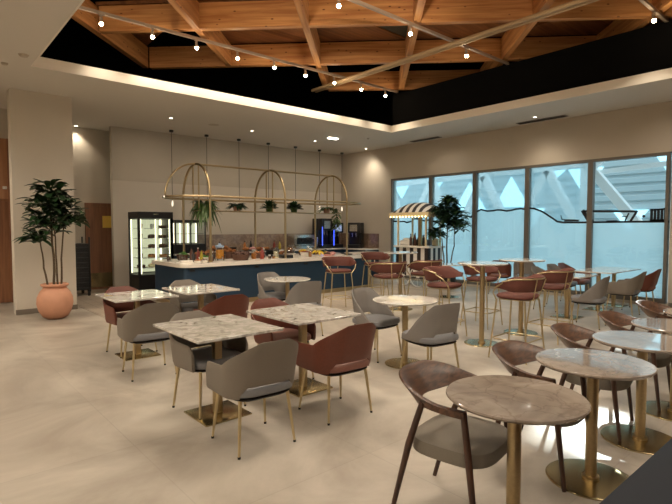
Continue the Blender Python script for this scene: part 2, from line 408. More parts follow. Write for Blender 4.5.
for i, (yc, zc, w, h, up) in enumerate([(17.6, 3.55, 1.3, .9, -1), (15.2, 3.9, 1.2, .8, -1), (13.4, 3.0, 1.7, 1.3, 1), (11.3, 3.1, 1.6, 1.3, 1), (9.35, 4.0, 2.2, .9, -1), (8.2, 3.3, 1.3, 1.1, -1), (5.5, 4.0, 1.1, .9, -1), (10.4, 1.9, 1.2, .9, -1), (6.6, 1.8, 1.2, .8, -1)]):
    b = nb(); q = [(yc-w/2, zc-up*h/2), (yc+w/2, zc-up*h/2), (yc, zc+up*h/2)]
    v0 = [b.verts.new((19.9, y, z)) for y, z in q]; v1 = [b.verts.new((19.98, y, z)) for y, z in q]
    b.faces.new(v0); b.faces.new(v1[::-1])
    for k in range(3): b.faces.new((v0[k], v0[(k+1) % 3], v1[(k+1) % 3], v1[k]))
    struct(fin('window_%d' % (i+6), b, 'skylight', smooth=0))
# zigzag steel truss beyond the glass
def strut(y0, z0, y1, z1, w, x=17.5):
    b = nb(); a = Vector((x, y0, z0)); c = Vector((x, y1, z1)); d = c-a
    ang = math.atan2(d.z, d.y); xbox(b, Matrix.Translation((a+c)/2) @ Matrix.Rotation(ang, 4, 'X'), w, d.length, w)
    return b
tt = empty('steel_truss', (17.5, 10, 0)); tag(tt, 'white zigzag steel truss in the hall beyond the glass', 'truss')
zz = [(17.6, 1.2), (16.3, 3.6), (15.0, 1.2), (13.7, 3.6), (12.4, 1.2), (11.1, 3.6), (9.8, 1.2), (8.5, 3.6), (7.2, 1.2)]
for (a, za), (c, zc) in zip(zz, zz[1:]):
    b = strut(a, za, c, zc, .26); b.transform(Matrix.Translation((-17.5, -10, 0))); fin('strut', b, 'truss', tt, smooth=0)
b = strut(7.05, 4.1, 4.3, .6, .26, 16.2); b.transform(Matrix.Translation((-17.5, -10, 0))); fin('strut', b, 'truss', tt, smooth=0)
b = strut(6.5, 3.25, 5.5, 4.2, .16, 16.0); b.transform(Matrix.Translation((-17.5, -10, 0))); fin('strut', b, 'truss', tt, smooth=0)
b = strut(6.6, 3.28, 3.5, 3.45, .14, 16.5); b.transform(Matrix.Translation((-17.5, -10, 0))); fin('strut', b, 'truss', tt, smooth=0)
for yy in (19.9, 13.7, 7.2):
    b = nb(); box(b, -.12, .12, yy-10.12, yy-9.88, 0, 3.7); fin('post', b, 'truss', tt, smooth=0)
b = strut(20, 3.55, 7, 3.75, .2, 17.8); b.transform(Matrix.Translation((-17.5, -10, 0))); fin('top_chord', b, 'truss', tt, smooth=0)

# ---- roof timbers: diagonal lattice of glulam beams
BZ0, BZ1 = 5.05, 5.5
us = [-9.6, -6.95, -4.33, -1.6, 1.1, 3.9, 6.6, 9.3]
vs_ = [3.5, 6.45, 9.4, 12.35, 15.2, 18.1]
def inside(x, y): return -2.8 < x < 11.35 and -5.9 < y < 12.85
def clip(p, d, t0, t1):
    ts = [t0+(t1-t0)*k/400 for k in range(401)]
    def okp(x, y):
        u, v = x-y, x+y
        if u < -7.0 or v > 18.2: return False
        if u < -1.7 and v > 15.3: return False
        return inside(x, y)
    ok = [t for t in ts if okp(p[0]+d[0]*t, p[1]+d[1]*t)]
    return (ok[0], ok[-1]) if ok else None
bcount = 0
BL = ['glulam beam running away from the camera over the %s', 'glulam beam crossing the view over the %s']
uwhere = {-9.6: 'far left of the ceiling opening', -6.95: 'left corner of the ceiling opening', -4.33: 'left half of the ceiling opening', -1.6: 'middle of the opening, near the left of two', 1.1: 'middle of the opening, right of centre', 3.9: 'right part of the ceiling opening', 6.6: 'far right of the ceiling opening', 9.3: 'roof beyond the right of the view'}
vwhere = {12.35: 'middle of the roof, brightest lit', 15.2: 'back of the roof, second from the counter', 18.1: 'back corner nearest the counter', 9.4: 'front of the roof nearest the camera', 6.45: 'roof above the camera', 3.5: 'roof behind the camera'}
s2 = math.sqrt(.5)
for c in us:
    p = (c/2, -c/2); r = clip(p, (s2, s2), -25, 25)
    if not r: continue
    t0, t1 = r; mid = (t0+t1)/2; L_ = t1-t0-.1
    b = nb(); box(b, -L_/2, L_/2, -.06, .06, BZ0, BZ1, bev=.006)
    o = fin('roof_beam', b, 'glulam', loc=(p[0]+s2*mid, p[1]+s2*mid, 0), smooth=0); o.rotation_euler.z = R(45)
    tag(o, 'timber '+BL[0] % uwhere[c], 'roof beam', 'timber roof lattice')
for c in vs_:
    p = (c/2, c/2)
    marks = sorted([u for u in us])
    r = clip(p, (s2, -s2), -25, 25)
    if not r: continue
    t0, t1 = r; mid = (t0+t1)/2; L_ = t1-t0-.1
    b = nb(); box(b, -L_/2, L_/2, -.06, .06, BZ0+.004, BZ1, bev=.006)
    o = fin('roof_beam', b, 'glulam', loc=(p[0]+s2*mid, p[1]-s2*mid, 0), smooth=0); o.rotation_euler.z = R(-45)
    tag(o, 'timber '+BL[1] % vwhere[c], 'roof beam', 'timber roof lattice')
# deck panels over the lattice
def cellpt(u, v): return ((u+v)/2, (v-u)/2)
bmd, bmg, bmk = nb(), nb(), nb()
def poly(bm, pts, z0, z1):
    v0 = [bm.verts.new((x, y, z0)) for x, y in pts]; v1 = [bm.verts.new((x, y, z1)) for x, y in pts]
    bm.faces.new(v0[::-1]); bm.faces.new(v1)
    for k in range(len(pts)): j = (k+1) % len(pts); bm.faces.new((v0[k], v0[j], v1[j], v1[k]))
darkcells = {(-6.95, 12.35), (3.9, 12.35)}
uu = [-12.3]+us+[12.0]; vv = [.5]+vs_+[21]
for i in range(len(uu)-1):
    for j in range(len(vv)-1):
        a, b_, c, d = cellpt(uu[i], vv[j]), cellpt(uu[i+1], vv[j]), cellpt(uu[i+1], vv[j+1]), cellpt(uu[i], vv[j+1])
        cx = (a[0]+c[0])/2; cy = (a[1]+c[1])/2
        if not inside(cx, cy) or uu[i] < -7: continue
        k = (uu[i], vv[j])
        if k == (-1.6, 12.35):
            poly(bmg, [a, b_, c], 5.56, 5.6); poly(bmd, [a, c, d], 5.54, 5.6)
        elif k == (-6.95, 12.35): poly(bmd, [a, b_, d], 5.54, 5.6)
        elif k == (3.9, 12.35): poly(bmd, [b_, c, d], 5.54, 5.6)
        elif k[1] >= 15: pass
        elif k[1] < 12 and (i+j) % 2: pass
        else: poly(bmd, [a, b_, c, d], 5.54, 5.6)
struct(fin('ceiling_deck', bmd, 'deck', smooth=0)); struct(fin('ceiling_deck_grey', bmg, 'deck_grey', smooth=0))
for k, x in enumerate((7.72,)):
    b = nb()
    for dx in (-.055, .055): tube(b, [(x+dx, -5.5, 4.93), (x+dx, 9.7, 4.93)], .036, 10)
    tag(fin('service_pipe', b, 'tube'), 'pair of painted pipes slung under the roof beams', 'pipe')

# ---- lighting tracks with spot heads
def spot_light(loc, target, power, size, col, blend=.6, rad=.03):
    d = bpy.data.lights.new('spot', 'SPOT'); d.energy = power; d.spot_size = R(size); d.spot_blend = blend; d.color = col; d.shadow_soft_size = rad
    o = bpy.data.objects.new('spot_lamp', d); C.objects.link(o); o.location = loc
    o.rotation_euler = (Vector(target)-Vector(loc)).to_track_quat('-Z', 'Y').to_euler(); return o
def point_light(loc, power, col, rad=.05):
    d = bpy.data.lights.new('point', 'POINT'); d.energy = power; d.color = col; d.shadow_soft_size = rad
    o = bpy.data.objects.new('point_lamp', d); C.objects.link(o); o.location = loc; return o
def track(y, x0, x1, lab):
    b = nb(); box(b, x0, x1, y-.027, y+.027, 4.965, 5.01)
    tag(fin('light_track', b, 'track', smooth=0), lab, 'light track')
track(8.55, -1.5, 9.5, 'long ceiling light track nearest the buffet counter'); track(5.58, -1.5, 9.62, 'ceiling light track across the middle of the opening')
track(2.72, -1.5, 9.62, 'ceiling light track at the top right corner of the view'); track(-.2, -1.5, 9.6, 'ceiling light track above and behind the viewer')
def head_proto():
    e = empty('track_spotlight', (0, 0, 0))
    b = nb(); box(b, -.03, .03, -.018, .018, -.02, .0); tube(b, [(0, 0, -.01), (0, 0, -.06)], .007, 6); fin('mount', b, 'track', e)
    b = nb(); tube(b, [(0, .0, -.04), (0, -.01, -.14)], [.022, .03], 12); fin('lamp_head', b, 'track', e)
    b = nb(); sph(b, (0, -.012, -.15), .032, 10); fin('bulb', b, 'bulb', e)
    return e
hp = head_proto(); hx = [(2.47, 8.55), (3.29, 8.55), (4.09, 8.55), (4.93, 8.55), (5.77, 8.55), (6.57, 8.55), (7.38, 8.55), (8.22, 8.55), (9.05, 8.55), (6.5, 5.58), (8.12, 5.58), (8.97, 2.72), (1.6, 5.58), (3.3, 5.58), (4.9, 5.58), (1.6, 2.72), (4.2, 2.72), (6.6, 2.72), (.8, -.2), (3.6, -.2), (6.4, -.2)]
names = ['first', 'second', 'third', 'fourth', 'fifth', 'sixth', 'seventh', 'eighth', 'ninth']
for i, (x, y) in enumerate(hx):
    o = hp if i == 0 else copy_tree(hp); o.location = (x, y, 4.965)
    if i < 9: lab = 'lit spotlight, %s from the left on the track nearest the counter' % names[i]
    elif y > 5: lab = 'lit spotlight on the middle track, ' + {6.5: 'left of the two in view', 8.12: 'where it crosses the pipes', 1.6: 'above the left of the room', 3.3: 'above the square tables', 4.9: 'just out of view above'}[x]
    elif y > 2: lab = 'lit spotlight on the top right track, ' + {8.97: 'the only one in view', 1.6: 'above the left', 4.2: 'above the round tables', 6.6: 'above the bar tables'}[x]
    else: lab = 'lit spotlight behind the viewer, ' + {.8: 'left one', 3.6: 'middle one', 6.4: 'right one'}[x]
    tag(o, lab, 'spotlight', 'track spotlights')
WARM = (1, .85, .66); WARM2 = (1, .77, .52)

# ---- recessed downlights, vents, small ceiling fittings
def downlight(x, y, lab):
    e = empty('downlight', (x, y, ZC)); tag(e, lab, 'downlight', 'recessed downlights')
    b = nb(); lathe(b, [(.03, -.001), (.05, -.006), (.055, 0), (.05, .004)], 20); fin('trim_ring', b, 'white', e)
    b = nb(); lathe(b, [(0, -.002), (.036, -.002)], 16); fin('lens', b, 'led_white', e)
DL = [(4.58, 10.9, 'small round downlight in the ceiling left of the counter wires'), (6.74, 11.0, 'small round downlight above the left part of the counter'), (8.87, 11.1, 'small round downlight beside the emergency light'), (10.95, 11.15, 'small round downlight nearest the room corner'), (10.65, 5.5, 'small round downlight beside the ceiling vent'), (3.2, 13.25, 'small round downlight in the alcove behind the pillar')]
for x, y, l in DL: downlight(x, y, l)
e = nb(); box(e, -.15, .15, -.05, .05, -.03, 0, bev=.008); o = fin('ceiling_emergency_light', e, 'led_white', loc=(8.94, 10.4, ZC)); tag(o, 'bright rectangular emergency light on the ceiling', 'emergency light')
for (x, y, l, r) in ((5.65, 10.95, 'round flush ceiling speaker above the counter wires', .13), (1.35, 8.3, 'round smoke detector on the left ceiling', .07), (1.2, 8.9, 'small round sensor behind the smoke detector', .05), (9.7, 9.8, 'tiny round sprinkler near the far ceiling corner', .035)):
    b = nb(); lathe(b, [(0, -.03 if r < .1 else -.008), (r*.7, -.028 if r < .1 else -.008), (r, 0)], 24); o = fin('ceiling_sensor', b, plain('fitting', (176, 164, 146), .6), loc=(x, y, ZC)); tag(o, l, 'ceiling fitting')
for (y0, y1, l) in ((8.35, 9.35, 'dark slot air vent near the far corner'), (4.95, 6.1, 'dark slot air vent beside the right downlight')):
    e = empty('ceiling_vent', (11.0, (y0+y1)/2, ZC)); tag(e, l, 'air vent'); h = (y1-y0)/2
    b = nb(); box(b, -.09, .09, -h, h, -.012, 0); box(b, -.07, .07, -h+.02, h-.02, -.014, -.012); fin('vent_frame', b, 'frame', e, smooth=0)
    b = nb()
    for k in range(4): box(b, -.06+.035*k, -.05+.035*k, -h+.03, h-.03, -.02, -.014)
    fin('slats', b, 'dark', e, smooth=0)

# ---- doors
e = empty('door_1', (3.78, 13.395, 0)); struct(e)
b = nb(); box(b, -.40, -.34, -.06, 0, 0, 2.18); box(b, -.34, .5, -.06, 0, 2.1, 2.18); fin('door_frame', b, 'door_wood', e, smooth=0)
b = nb(); box(b, -.34, .5, -.035, 0, .01, 2.1); fin('door_leaf', b, 'door_wood', e, smooth=0)
b = nb(); box(b, -.30, .46, -.045, -.035, .06, .42); fin('kick_plate', b, 'brass_plate', e, smooth=0)
b = nb(); box(b, .0, .32, -.045, -.035, 1.56, 1.86); fin('door_sign', b, 'gold_sign', e, smooth=0)
e.location = (3.78, 13.395, 0)
e = empty('door_2', (1.42, 12.3, 0)); struct(e)
b = nb(); box(b, .22, .36, -.08, -.01, 0, 3.4); box(b, -1.2, .22, -.08, -.01, 2.1, 2.16); fin('door_frame', b, 'door_wood', e, smooth=0)
b = nb(); box(b, -1.2, .22, -.05, -.01, .01, 2.1); fin('door_leaf', b, 'door_wood', e, smooth=0)
b = nb(); box(b, -1.2, .22, -.05, -.01, 2.16, 3.4); fin('transom_panel', b, 'door_wood_light', e, smooth=0)
b = nb(); box(b, .12, .2, -.09, -.05, 2.36, 2.42, bev=.01); fin('door_sensor', b, 'white', e)

# ================================================================== POTTED TREES
def leaf_mesh(bm, base, d, L_, w, droop, mi=0, seg=5):
    d = d.normalized(); side = d.cross(Vector((0, 0, 1)))
    if side.length < .1: side = Vector((1, 0, 0))
    side.normalize(); prev = None
    for k in range(seg+1):
        t = k/seg; p = base+d*L_*t+Vector((0, 0, -droop*L_*t*t))
        ww = w*math.sin(PI*(t*.93+.05))**.8*.5; cup = Vector((0, 0, ww*.35))
        row = (bm.verts.new(p-side*ww+cup), bm.verts.new(p), bm.verts.new(p+side*ww+cup))
        if prev:
            for a in (0, 1):
                f = bm.faces.new((prev[a], prev[a+1], row[a+1], row[a])); f.material_index = mi
        prev = row
def tree(loc, pot, stems, crown, leaves, label, r_, potname='pot'):
    e = empty('potted_tree', loc); tag(e, label, 'potted plant')
    prof, potmat, soilz, soilr = pot
    b = nb(); lathe(b, prof, 36); fin('pot', b, potmat, e)
    b = nb(); lathe(b, [(0, soilz+.01), (soilr, soilz)], 20); fin('soil', b, 'soil', e)
    bf = nb(); tips = []
    for (x0, y0, pts, rr) in stems:
        b = nb(); P = [Vector((x0, y0, soilz-.03))]+[Vector(p) for p in pts]
        F = []
        for a, c in zip(P, P[1:]):
            for k in range(4): F.append(a.lerp(c, k/4)+Vector((r_.uniform(-.008, .008), r_.uniform(-.008, .008), 0)))
        F.append(P[-1]); tube(b, F, [rr*(1-.55*k/len(F)) for k in range(len(F))], 8)
        fin('stem', b, 'stem', e); tips.append(P[-1])
    n, Lm, wm = leaves
    for k in range(n):
        c = crown[k % len(crown)]; cc, cr = Vector(c[:3]), c[3]
        while True:
            q = Vector((r_.uniform(-1, 1), r_.uniform(-1, 1), r_.uniform(-1, 1)))
            if q.length < 1: break
        base = cc+q*cr*.62
        az = math.atan2(q.y, q.x)+r_.uniform(-.5, .5)
        d = Vector((math.cos(az), math.sin(az), r_.uniform(-.15, .9)))
        tube(bf, [cc+q*cr*.25, base], .004, 4, cap=False)
        leaf_mesh(bf, base, d, Lm*r_.uniform(.7, 1.15), wm*r_.uniform(.8, 1.2), r_.uniform(.1, .5))
    fin('foliage', bf, 'leaf', e)
    return e
pot1 = [(r*.82, z*.88) for r, z in [(0, .0), (.16, .0), (.24, .05), (.31, .16), (.345, .30), (.335, .42), (.28, .54), (.225, .60), (.215, .625), (.26, .645), (.265, .68), (.235, .69), (.205, .66), (.19, .60), (0, .60)]]
tree((1.92, 9.62, 0), (pot1, 'terracotta', .54, .155),
     [(-.1, 0, [(-.16, .03, 1.0), (-.2, .06, 1.45)], .018), (0, .02, [(.0, .03, 1.1), (-.03, 0, 1.8), (-.06, 0, 2.2)], .022), (.04, -.03, [(.03, -.05, 1.1), (-.0, -.06, 1.7)], .018), (.1, .03, [(.14, .03, 1.2), (.2, .0, 1.85)], .018)],
     [(-.03, 0, 2.2, .27), (-.13, 0, 1.95, .32), (.17, .0, 1.9, .3), (0, 0, 1.62, .28), (-.24, .05, 1.40, .17), (.30, 0, 1.72, .18), (.05, 0, 2.05, .3), (-.15, 0, 1.7, .25)], (400, .24, .10), 'tall leafy indoor tree in a round terracotta pot by the pillar', random.Random(5))
pot2 = [(0, 0), (.17, 0), (.2, .05), (.22, .45), (.23, .5), (.2, .5), (.19, .44), (0, .44)]
tree((10.4, 7.62, 0), (pot2, 'dark', .45, .19),
     [(-.08, 0, [(-.14, .05, 1.0), (-.18, .05, 1.3)], .02), (0, 0, [(.0, .03, 1.1), (-.02, 0, 1.8), (0, 0, 2.2)], .022), (.08, .03, [(.13, -.1, 1.1), (.12, -.12, 1.8)], .018)],
     [(0, 0, 2.22, .2), (0, 0, 2.0, .28), (-.1, .1, 1.98, .28), (.12, -.12, 1.9, .3), (-.05, 0, 1.68, .28), (-.2, .2, 1.4, .18), (.2, -.22, 1.62, .24), (0, 0, 1.8, .26)], (520, .23, .10), 'dark green indoor tree standing before the glazed wall', random.Random(9))

# ================================================================== ALCOVE TROLLEY, FRIDGE
e = empty('service_trolley', (2.95, 12.55, 0), 0); tag(e, 'black wire-sided trolley on castors behind the pillar', 'trolley')
b = nb()
for sx in (-.22, .22):
    for sy in (-.3, .3): tube(b, [(sx, sy, .1), (sx, sy, 1.35)], .018, 8)
box(b, -.21, .21, -.29, .29, .14, 1.2)
fin('trolley_frame', b, 'dark', e)
b = nb()
for k in range(9): box(b, -.22, .22, -.3, .3, .14+.115*k, .2+.115*k, bev=.004)
fin('trays', b, 'dark', e)
for sx in (-.2, .2):
    for sy in (-.27, .27):
        b = nb(); tube(b, [(sx-.02, sy, .055), (sx+.02, sy, .055)], .055, 14); box(b, sx-.03, sx+.03, sy-.01, sy+.01, .055, .14); fin('castor', b, 'rubber', e)
# display fridge
FX0, FX1, FY0, FY1, FH = 3.98, 4.80, 11.40, 12.05, 1.93
e = empty('display_fridge', ((FX0+FX1)/2, (FY0+FY1)/2, 0)); tag(e, 'tall black glass-fronted display fridge of cakes, lit inside', 'display fridge')
w, d = (FX1-FX0)/2, (FY1-FY0)/2
b = nb(); box(b, -w, w, -d, d, .0, .48); box(b, -w, w, -d, d, 1.78, FH); box(b, -w, w, d-.03, d, .48, 1.78); box(b, w-.05, w, -d, d, .48, 1.78)
for sx, sy in ((-1, -1), (-1, 1), (1, -1)): box(b, sx*w-(.05 if sx > 0 else 0), sx*w+(.05 if sx < 0 else 0), sy*d-(.05 if sy > 0 else 0), sy*d+(.05 if sy < 0 else 0), .48, 1.78)
fin('fridge_body', b, 'dark', e, smooth=0)
b = nb(); box(b, -w+.05, w-.05, -d+.01, -d+.016, .48, 1.78); box(b, -w+.01, -w+.016, -d+.05, d-.05, .48, 1.78); fin('fridge_glass', b, 'glass', e, smooth=0)
b = nb()
for x_ in (-w+.07, 0, w-.08): box(b, x_, x_+.02, -d+.05, -d+.07, .5, 1.76)
for y_ in (d-.09,): box(b, -w+.03, -w+.05, y_, y_+.02, .5, 1.76); box(b, w-.1, w-.06, y_, y_+.02, .5, 1.76)
fin('light_strip', b, 'led_warm', e, smooth=0)
b = nb(); box(b, -w+.06, w-.06, d-.045, d-.035, .5, 1.76); fin('back_panel', b, emis('fridge_back', (236, 226, 180), .55), e, smooth=0)
for k in range(5):
    b = nb(); box(b, -w+.06, w-.06, -d+.08, d-.05, .62+.23*k, .63+.23*k); fin('fridge_shelf', b, 'white', e, smooth=0)
b = nb(); box(b, -.06, .06, -d-.004, -d, 1.86, 1.89); fin('badge', b, 'steel', e, smooth=0)
rr = random.Random(12)
pos_words = ['left', 'middle', 'right']
lev = ['bottom', 'second', 'third', 'fourth', 'top']
for k in range(5):
    for j in range(3):
        x = (FX0+FX1)/2-.26+.26*j; y = FY0+.25+.05*rr.random(); z = .631+.23*k
        kind = rr.choice(['cake', 'cup', 'box'])
        b = nb()
        if kind == 'cake': lathe(b, [(0, 0), (.09, 0), (.09, .06), (.06, .085), (0, .09)], 18); mt = rr.choice(['choc', 'cream', 'crust']); nm = 'cake'; lb = {'choc': 'dark', 'cream': 'cream', 'crust': 'golden'}[mt]+' round cake'
        elif kind == 'cup': lathe(b, [(0, 0), (.035, 0), (.045, .1), (.04, .1), (0, .09)], 14); mt = rr.choice(['ceramic', 'amber', 'red']); nm = 'dessert_cup'; lb = {'ceramic': 'white', 'amber': 'amber', 'red': 'red'}[mt]+' dessert cup'
        else: box(b, -.08, .08, -.06, .06, 0, .07, bev=.01); mt = rr.choice(['crust', 'ceramic', 'choc']); nm = 'cake_slab'; lb = {'crust': 'golden', 'ceramic': 'white', 'choc': 'dark'}[mt]+' slab cake'
        tag(fin(nm, b, mt, loc=(x, y, z)), '%s on the %s shelf of the tall fridge, %s' % (lb, lev[k], pos_words[j]), nm.replace('_', ' '), 'desserts in the display fridge')

# ================================================================== BACK COUNTER
e = empty('back_counter', (8.2, 12.3, 0)); tag(e, 'long service counter along the back wall with pale top', 'counter')
b = nb(); box(b, -3.1, 3.08, -.28, .38, 0, .86); box(b, 2.5, 3.08, -1.4, -.28, 0, .86); fin('cabinet', b, 'navy', e, smooth=0)
b = nb(); box(b, -3.12, 3.08, -.31, .385, .86, .9, bev=.004); box(b, 2.47, 3.08, -1.42, -.31, .86, .9, bev=.004); fin('worktop', b, 'counter', e)
b = nb(); box(b, -3.1, 3.08, .375, .39, .9, 1.37); box(b, 3.07, 3.085, -1.4, .375, .9, 1.37); fin('splashback', b, 'tile', e, smooth=0)
# heated display
e = empty('counter_display', (5.55, 12.32, .9)); tag(e, 'black lit glass display cabinet on the back counter by the fridge', 'display cabinet')
b = nb(); box(b, -.42, .42, -.25, .25, 0, .24); box(b, -.42, .42, -.25, .25, .80, .86); box(b, -.42, .42, .22, .25, .24, .8)
for s in (-.42, -.015, .39): box(b, s, s+.03, -.25, -.22, .24, .8)
fin('cabinet_body', b, 'dark', e, smooth=0)
b = nb(); box(b, -.39, .39, -.235, -.232, .24, .8); fin('front_glass', b, 'glass', e, smooth=0)
b = nb()
for x_ in (-.3, -.12, .1, .33): box(b, x_, x_+.03, .18, .2, .26, .78)
fin('light_strip', b, 'led_warm', e, smooth=0)
b = nb(); box(b, -.38, .38, .2, .21, .26, .78); fin('back_panel', b, emis('display_back', (230, 220, 180), .55), e, smooth=0)
b = nb(); box(b, -.38, .38, -.2, .18, .5, .51); fin('display_shelf', b, 'steel', e, smooth=0)
# coffee machines
def coffee(name, loc, rz, w, h, label, scr):
    e = empty(name, loc, rz); tag(e, label, 'coffee machine', 'tall coffee machines')
    b = nb(); box(b, -w/2, w/2, -.05, .25, 0, h, bev=.01); box(b, -w/2, w/2, -.25, -.05, h*.6, h, bev=.01); box(b, -w/2, w/2, -.25, -.05, 0, .12, bev=.01); fin('machine_body', b, 'dark', e)
    b = nb(); box(b, -w*.3, w*.3, -.256, -.25, h*.66, h*.92); fin('display_screen', b, 'screen_white' if scr else 'steel', e, smooth=0)
    b = nb(); box(b, -w/2-.004, -w/2+.02, -.257, -.25, h*.1, h*.72); fin('light_bar', b, 'screen', e, smooth=0)
    b = nb(); tube(b, [(-.06, -.16, h*.6), (-.06, -.16, h*.45)], .015, 8); tube(b, [(.06, -.16, h*.6), (.06, -.16, h*.45)], .015, 8); fin('spout', b, 'steel', e)
    b = nb(); box(b, -w*.32, w*.32, -.06, -.05, .15, h*.5); fin('front_panel', b, 'steel' if scr else 'dark_metal', e, smooth=0)
coffee('coffee_machine', (10.12, 12.3, .9), 0, .42, .95, 'tall dark coffee machine, leftmost on the back counter', False)
coffee('coffee_machine', (10.6, 12.3, .9), 0, .42, .82, 'tall black coffee machine with a glowing screen and blue bar', True)
coffee('coffee_machine', (10.98, 11.65, .9), R(-90+30), .42, .82, 'black coffee machine nearest the right wall, blue light bar', False)
# espresso machine
e = empty('espresso_machine', (9.3, 12.3, .9)); tag(e, 'low chrome espresso machine on the back counter', 'espresso machine')
b = nb(); box(b, -.4, .4, -.15, .28, .06, .45, bev=.03); box(b, -.4, .4, -.25, .25, .0, .1, bev=.01); fin('machine_body', b, 'steel', e)
b = nb(); box(b, -.3, .3, -.16, -.15, .15, .35); fin('front_panel', b, 'dark', e, smooth=0)
for s in (-.2, .05, .25):
    b = nb(); tube(b, [(s, -.16, .3), (s, -.24, .3), (s, -.26, .22)], .025, 8); tube(b, [(s, -.24, .27), (s, -.38, .25)], .012, 8); fin('group_head', b, 'dark_metal', e)
b = nb(); lathe(b, [(0, 0), (.05, 0), (.07, .2), (.075, .36), (0, .38)], 16, .55, 0); o = fin('coffee_grinder', b, 'steel', loc=(9.32, 12.3, .9)); tag(o, 'chrome coffee grinder right of the espresso machine', 'coffee grinder')

# ================================================================== BUFFET COUNTER
CX0, CX1, CY0, CY1, CZ = 3.93, 9.0, 8.92, 10.62, .875
e = empty('buffet_counter', ((CX0+CX1)/2, (CY0+CY1)/2, 0)); tag(e, 'long navy buffet counter with thick white rounded top', 'buffet counter')
def rrect(x0, x1, y0, y1, r, n=8, only=None):
    pts = []
    for i, (cx, cy, a0) in enumerate(((x1-r, y1-r, 0), (x0+r, y1-r, 90), (x0+r, y0+r, 180), (x1-r, y0+r, 270))):
        for k in range(n+1):
            a = R(a0+90*k/n); pts.append((cx+r*math.cos(a), cy+r*math.sin(a)))
    return pts
cx, cy = (CX0+CX1)/2, (CY0+CY1)/2
b = nb(); poly(b, [(x-cx, y-cy) for x, y in rrect(CX0, CX1, CY0, CY1, .16)], CZ-.075, CZ)
bmesh.ops.bevel(b, geom=[ed for ed in b.edges if abs(ed.verts[0].co.z-ed.verts[1].co.z) < 1e-5], offset=.012, segments=2, affect='EDGES')
fin('countertop', b, 'counter', e)
b = nb(); poly(b, [(x-cx, y-cy) for x, y in rrect(CX0+.07, CX1-.04, CY0+.07, CY1-.05, .1)], .1, CZ-.075); fin('counter_body', b, 'navy', e)
b = nb(); poly(b, [(x-cx, y-cy) for x, y in rrect(CX0+.08, CX1-.05, CY0+.085, CY1-.06, .1)], .0, .1); fin('toe_kick', b, 'brass', e)
for x in (4.15, 5.6, 6.9):
    b = nb(); box(b, x-.05-cx, x+.05-cx, CY0+.055-cy, CY0+.07-cy, .72, .76); fin('socket', b, 'dark', e, smooth=0)
# end table on gold panel leg
e = empty('end_table', (9.45, 9.55, 0)); tag(e, 'high white table on a gold post at the end of the navy counter', 'table')
b = nb(); poly(b, rrect(-.43, .55, -.45, .5, .05), .865, .89); fin('tabletop', b, 'counter', e)
b = nb(); box(b, -.40, -.30, -.42, -.30, 0, .865, bev=.004); fin('leg', b, 'brass', e)
b = nb(); box(b, .38, .48, .34, .44, 0, .865, bev=.004); fin('leg', b, 'brass', e)

# ---- brass arch gondola
GX = [4.6, 6.42, 8.28]; GY0, GY1 = 9.1, 10.36; GYc = (GY0+GY1)/2; GR = (GY1-GY0)/2; SP = 2.19
e = empty('brass_arch_rack', (6.42, GYc, CZ)); tag(e, 'brass rack of three arches and rails standing on the buffet counter', 'rack')
off = Vector((-6.42, -GYc, -CZ))
def tb(pts, r, closed=False, n=10):
    b = nb(); tube(b, [Vector(p)+off for p in pts], r, n, closed); return b
for gx in GX:
    pts = [(gx, GY0, CZ), (gx, GY0, SP)]+[(gx, GYc-GR*math.cos(PI*k/20), SP+.70*math.sin(PI*k/20)) for k in range(1, 20)]+[(gx, GY1, SP), (gx, GY1, CZ)]
    fin('arch', tb(pts, .025), 'brass', e)
    for dy in (-.13, .13): fin('hanger_post', tb([(gx, GYc+dy, 1.93), (gx, GYc+dy, SP+.68)], .016), 'brass', e)
for dy in (-.06, .06): fin('top_rail', tb([(GX[0], GYc+dy, SP+.695), (GX[-1], GYc+dy, SP+.695)], .012), 'brass', e)
lp = [(GX[0]-.72*math.sin(PI*k/16), GYc-GR*math.cos(PI*k/16)*-1, SP) for k in range(17)]
rp = [(GX[-1]+.9*math.sin(PI*k/16), GYc-GR*math.cos(PI*k/16), SP) for k in range(17)]
loop = [(GX[0]-.66*math.sin(PI*k/16), GYc+GR*math.cos(PI*k/16), SP) for k in range(17)] + [(x, GY0, SP) for x in (5.5, 6.42, 7.4)]+[(GX[-1]+.88*math.sin(PI*k/16), GYc-GR*math.cos(PI*k/16), SP) for k in range(17)]+[(x, GY1, SP) for x in (7.4, 6.42, 5.5)]
fin('middle_rail', tb(loop, .022, True), 'brass', e)
fin('end_arc', tb([(GX[0]-.66*math.cos(PI/2*k/12), GYc, SP+.70*math.sin(PI/2*k/12)) for k in range(13)], .02), 'brass', e)
b = nb(); box(b, GX[0]-.05+off.x, GX[-1]+.25+off.x, -.16, .16, 1.91-CZ, 1.93-CZ); fin('plant_shelf', b, 'brass', e, smooth=0)
for x_ in (GX[0]-.67, GX[-1]+.89):
    b = nb(); sph(b, Vector((x_, GYc, SP))+off, .02, 8); fin('end_light', b, emis('end_led', (255, 240, 215), 1.5), e)

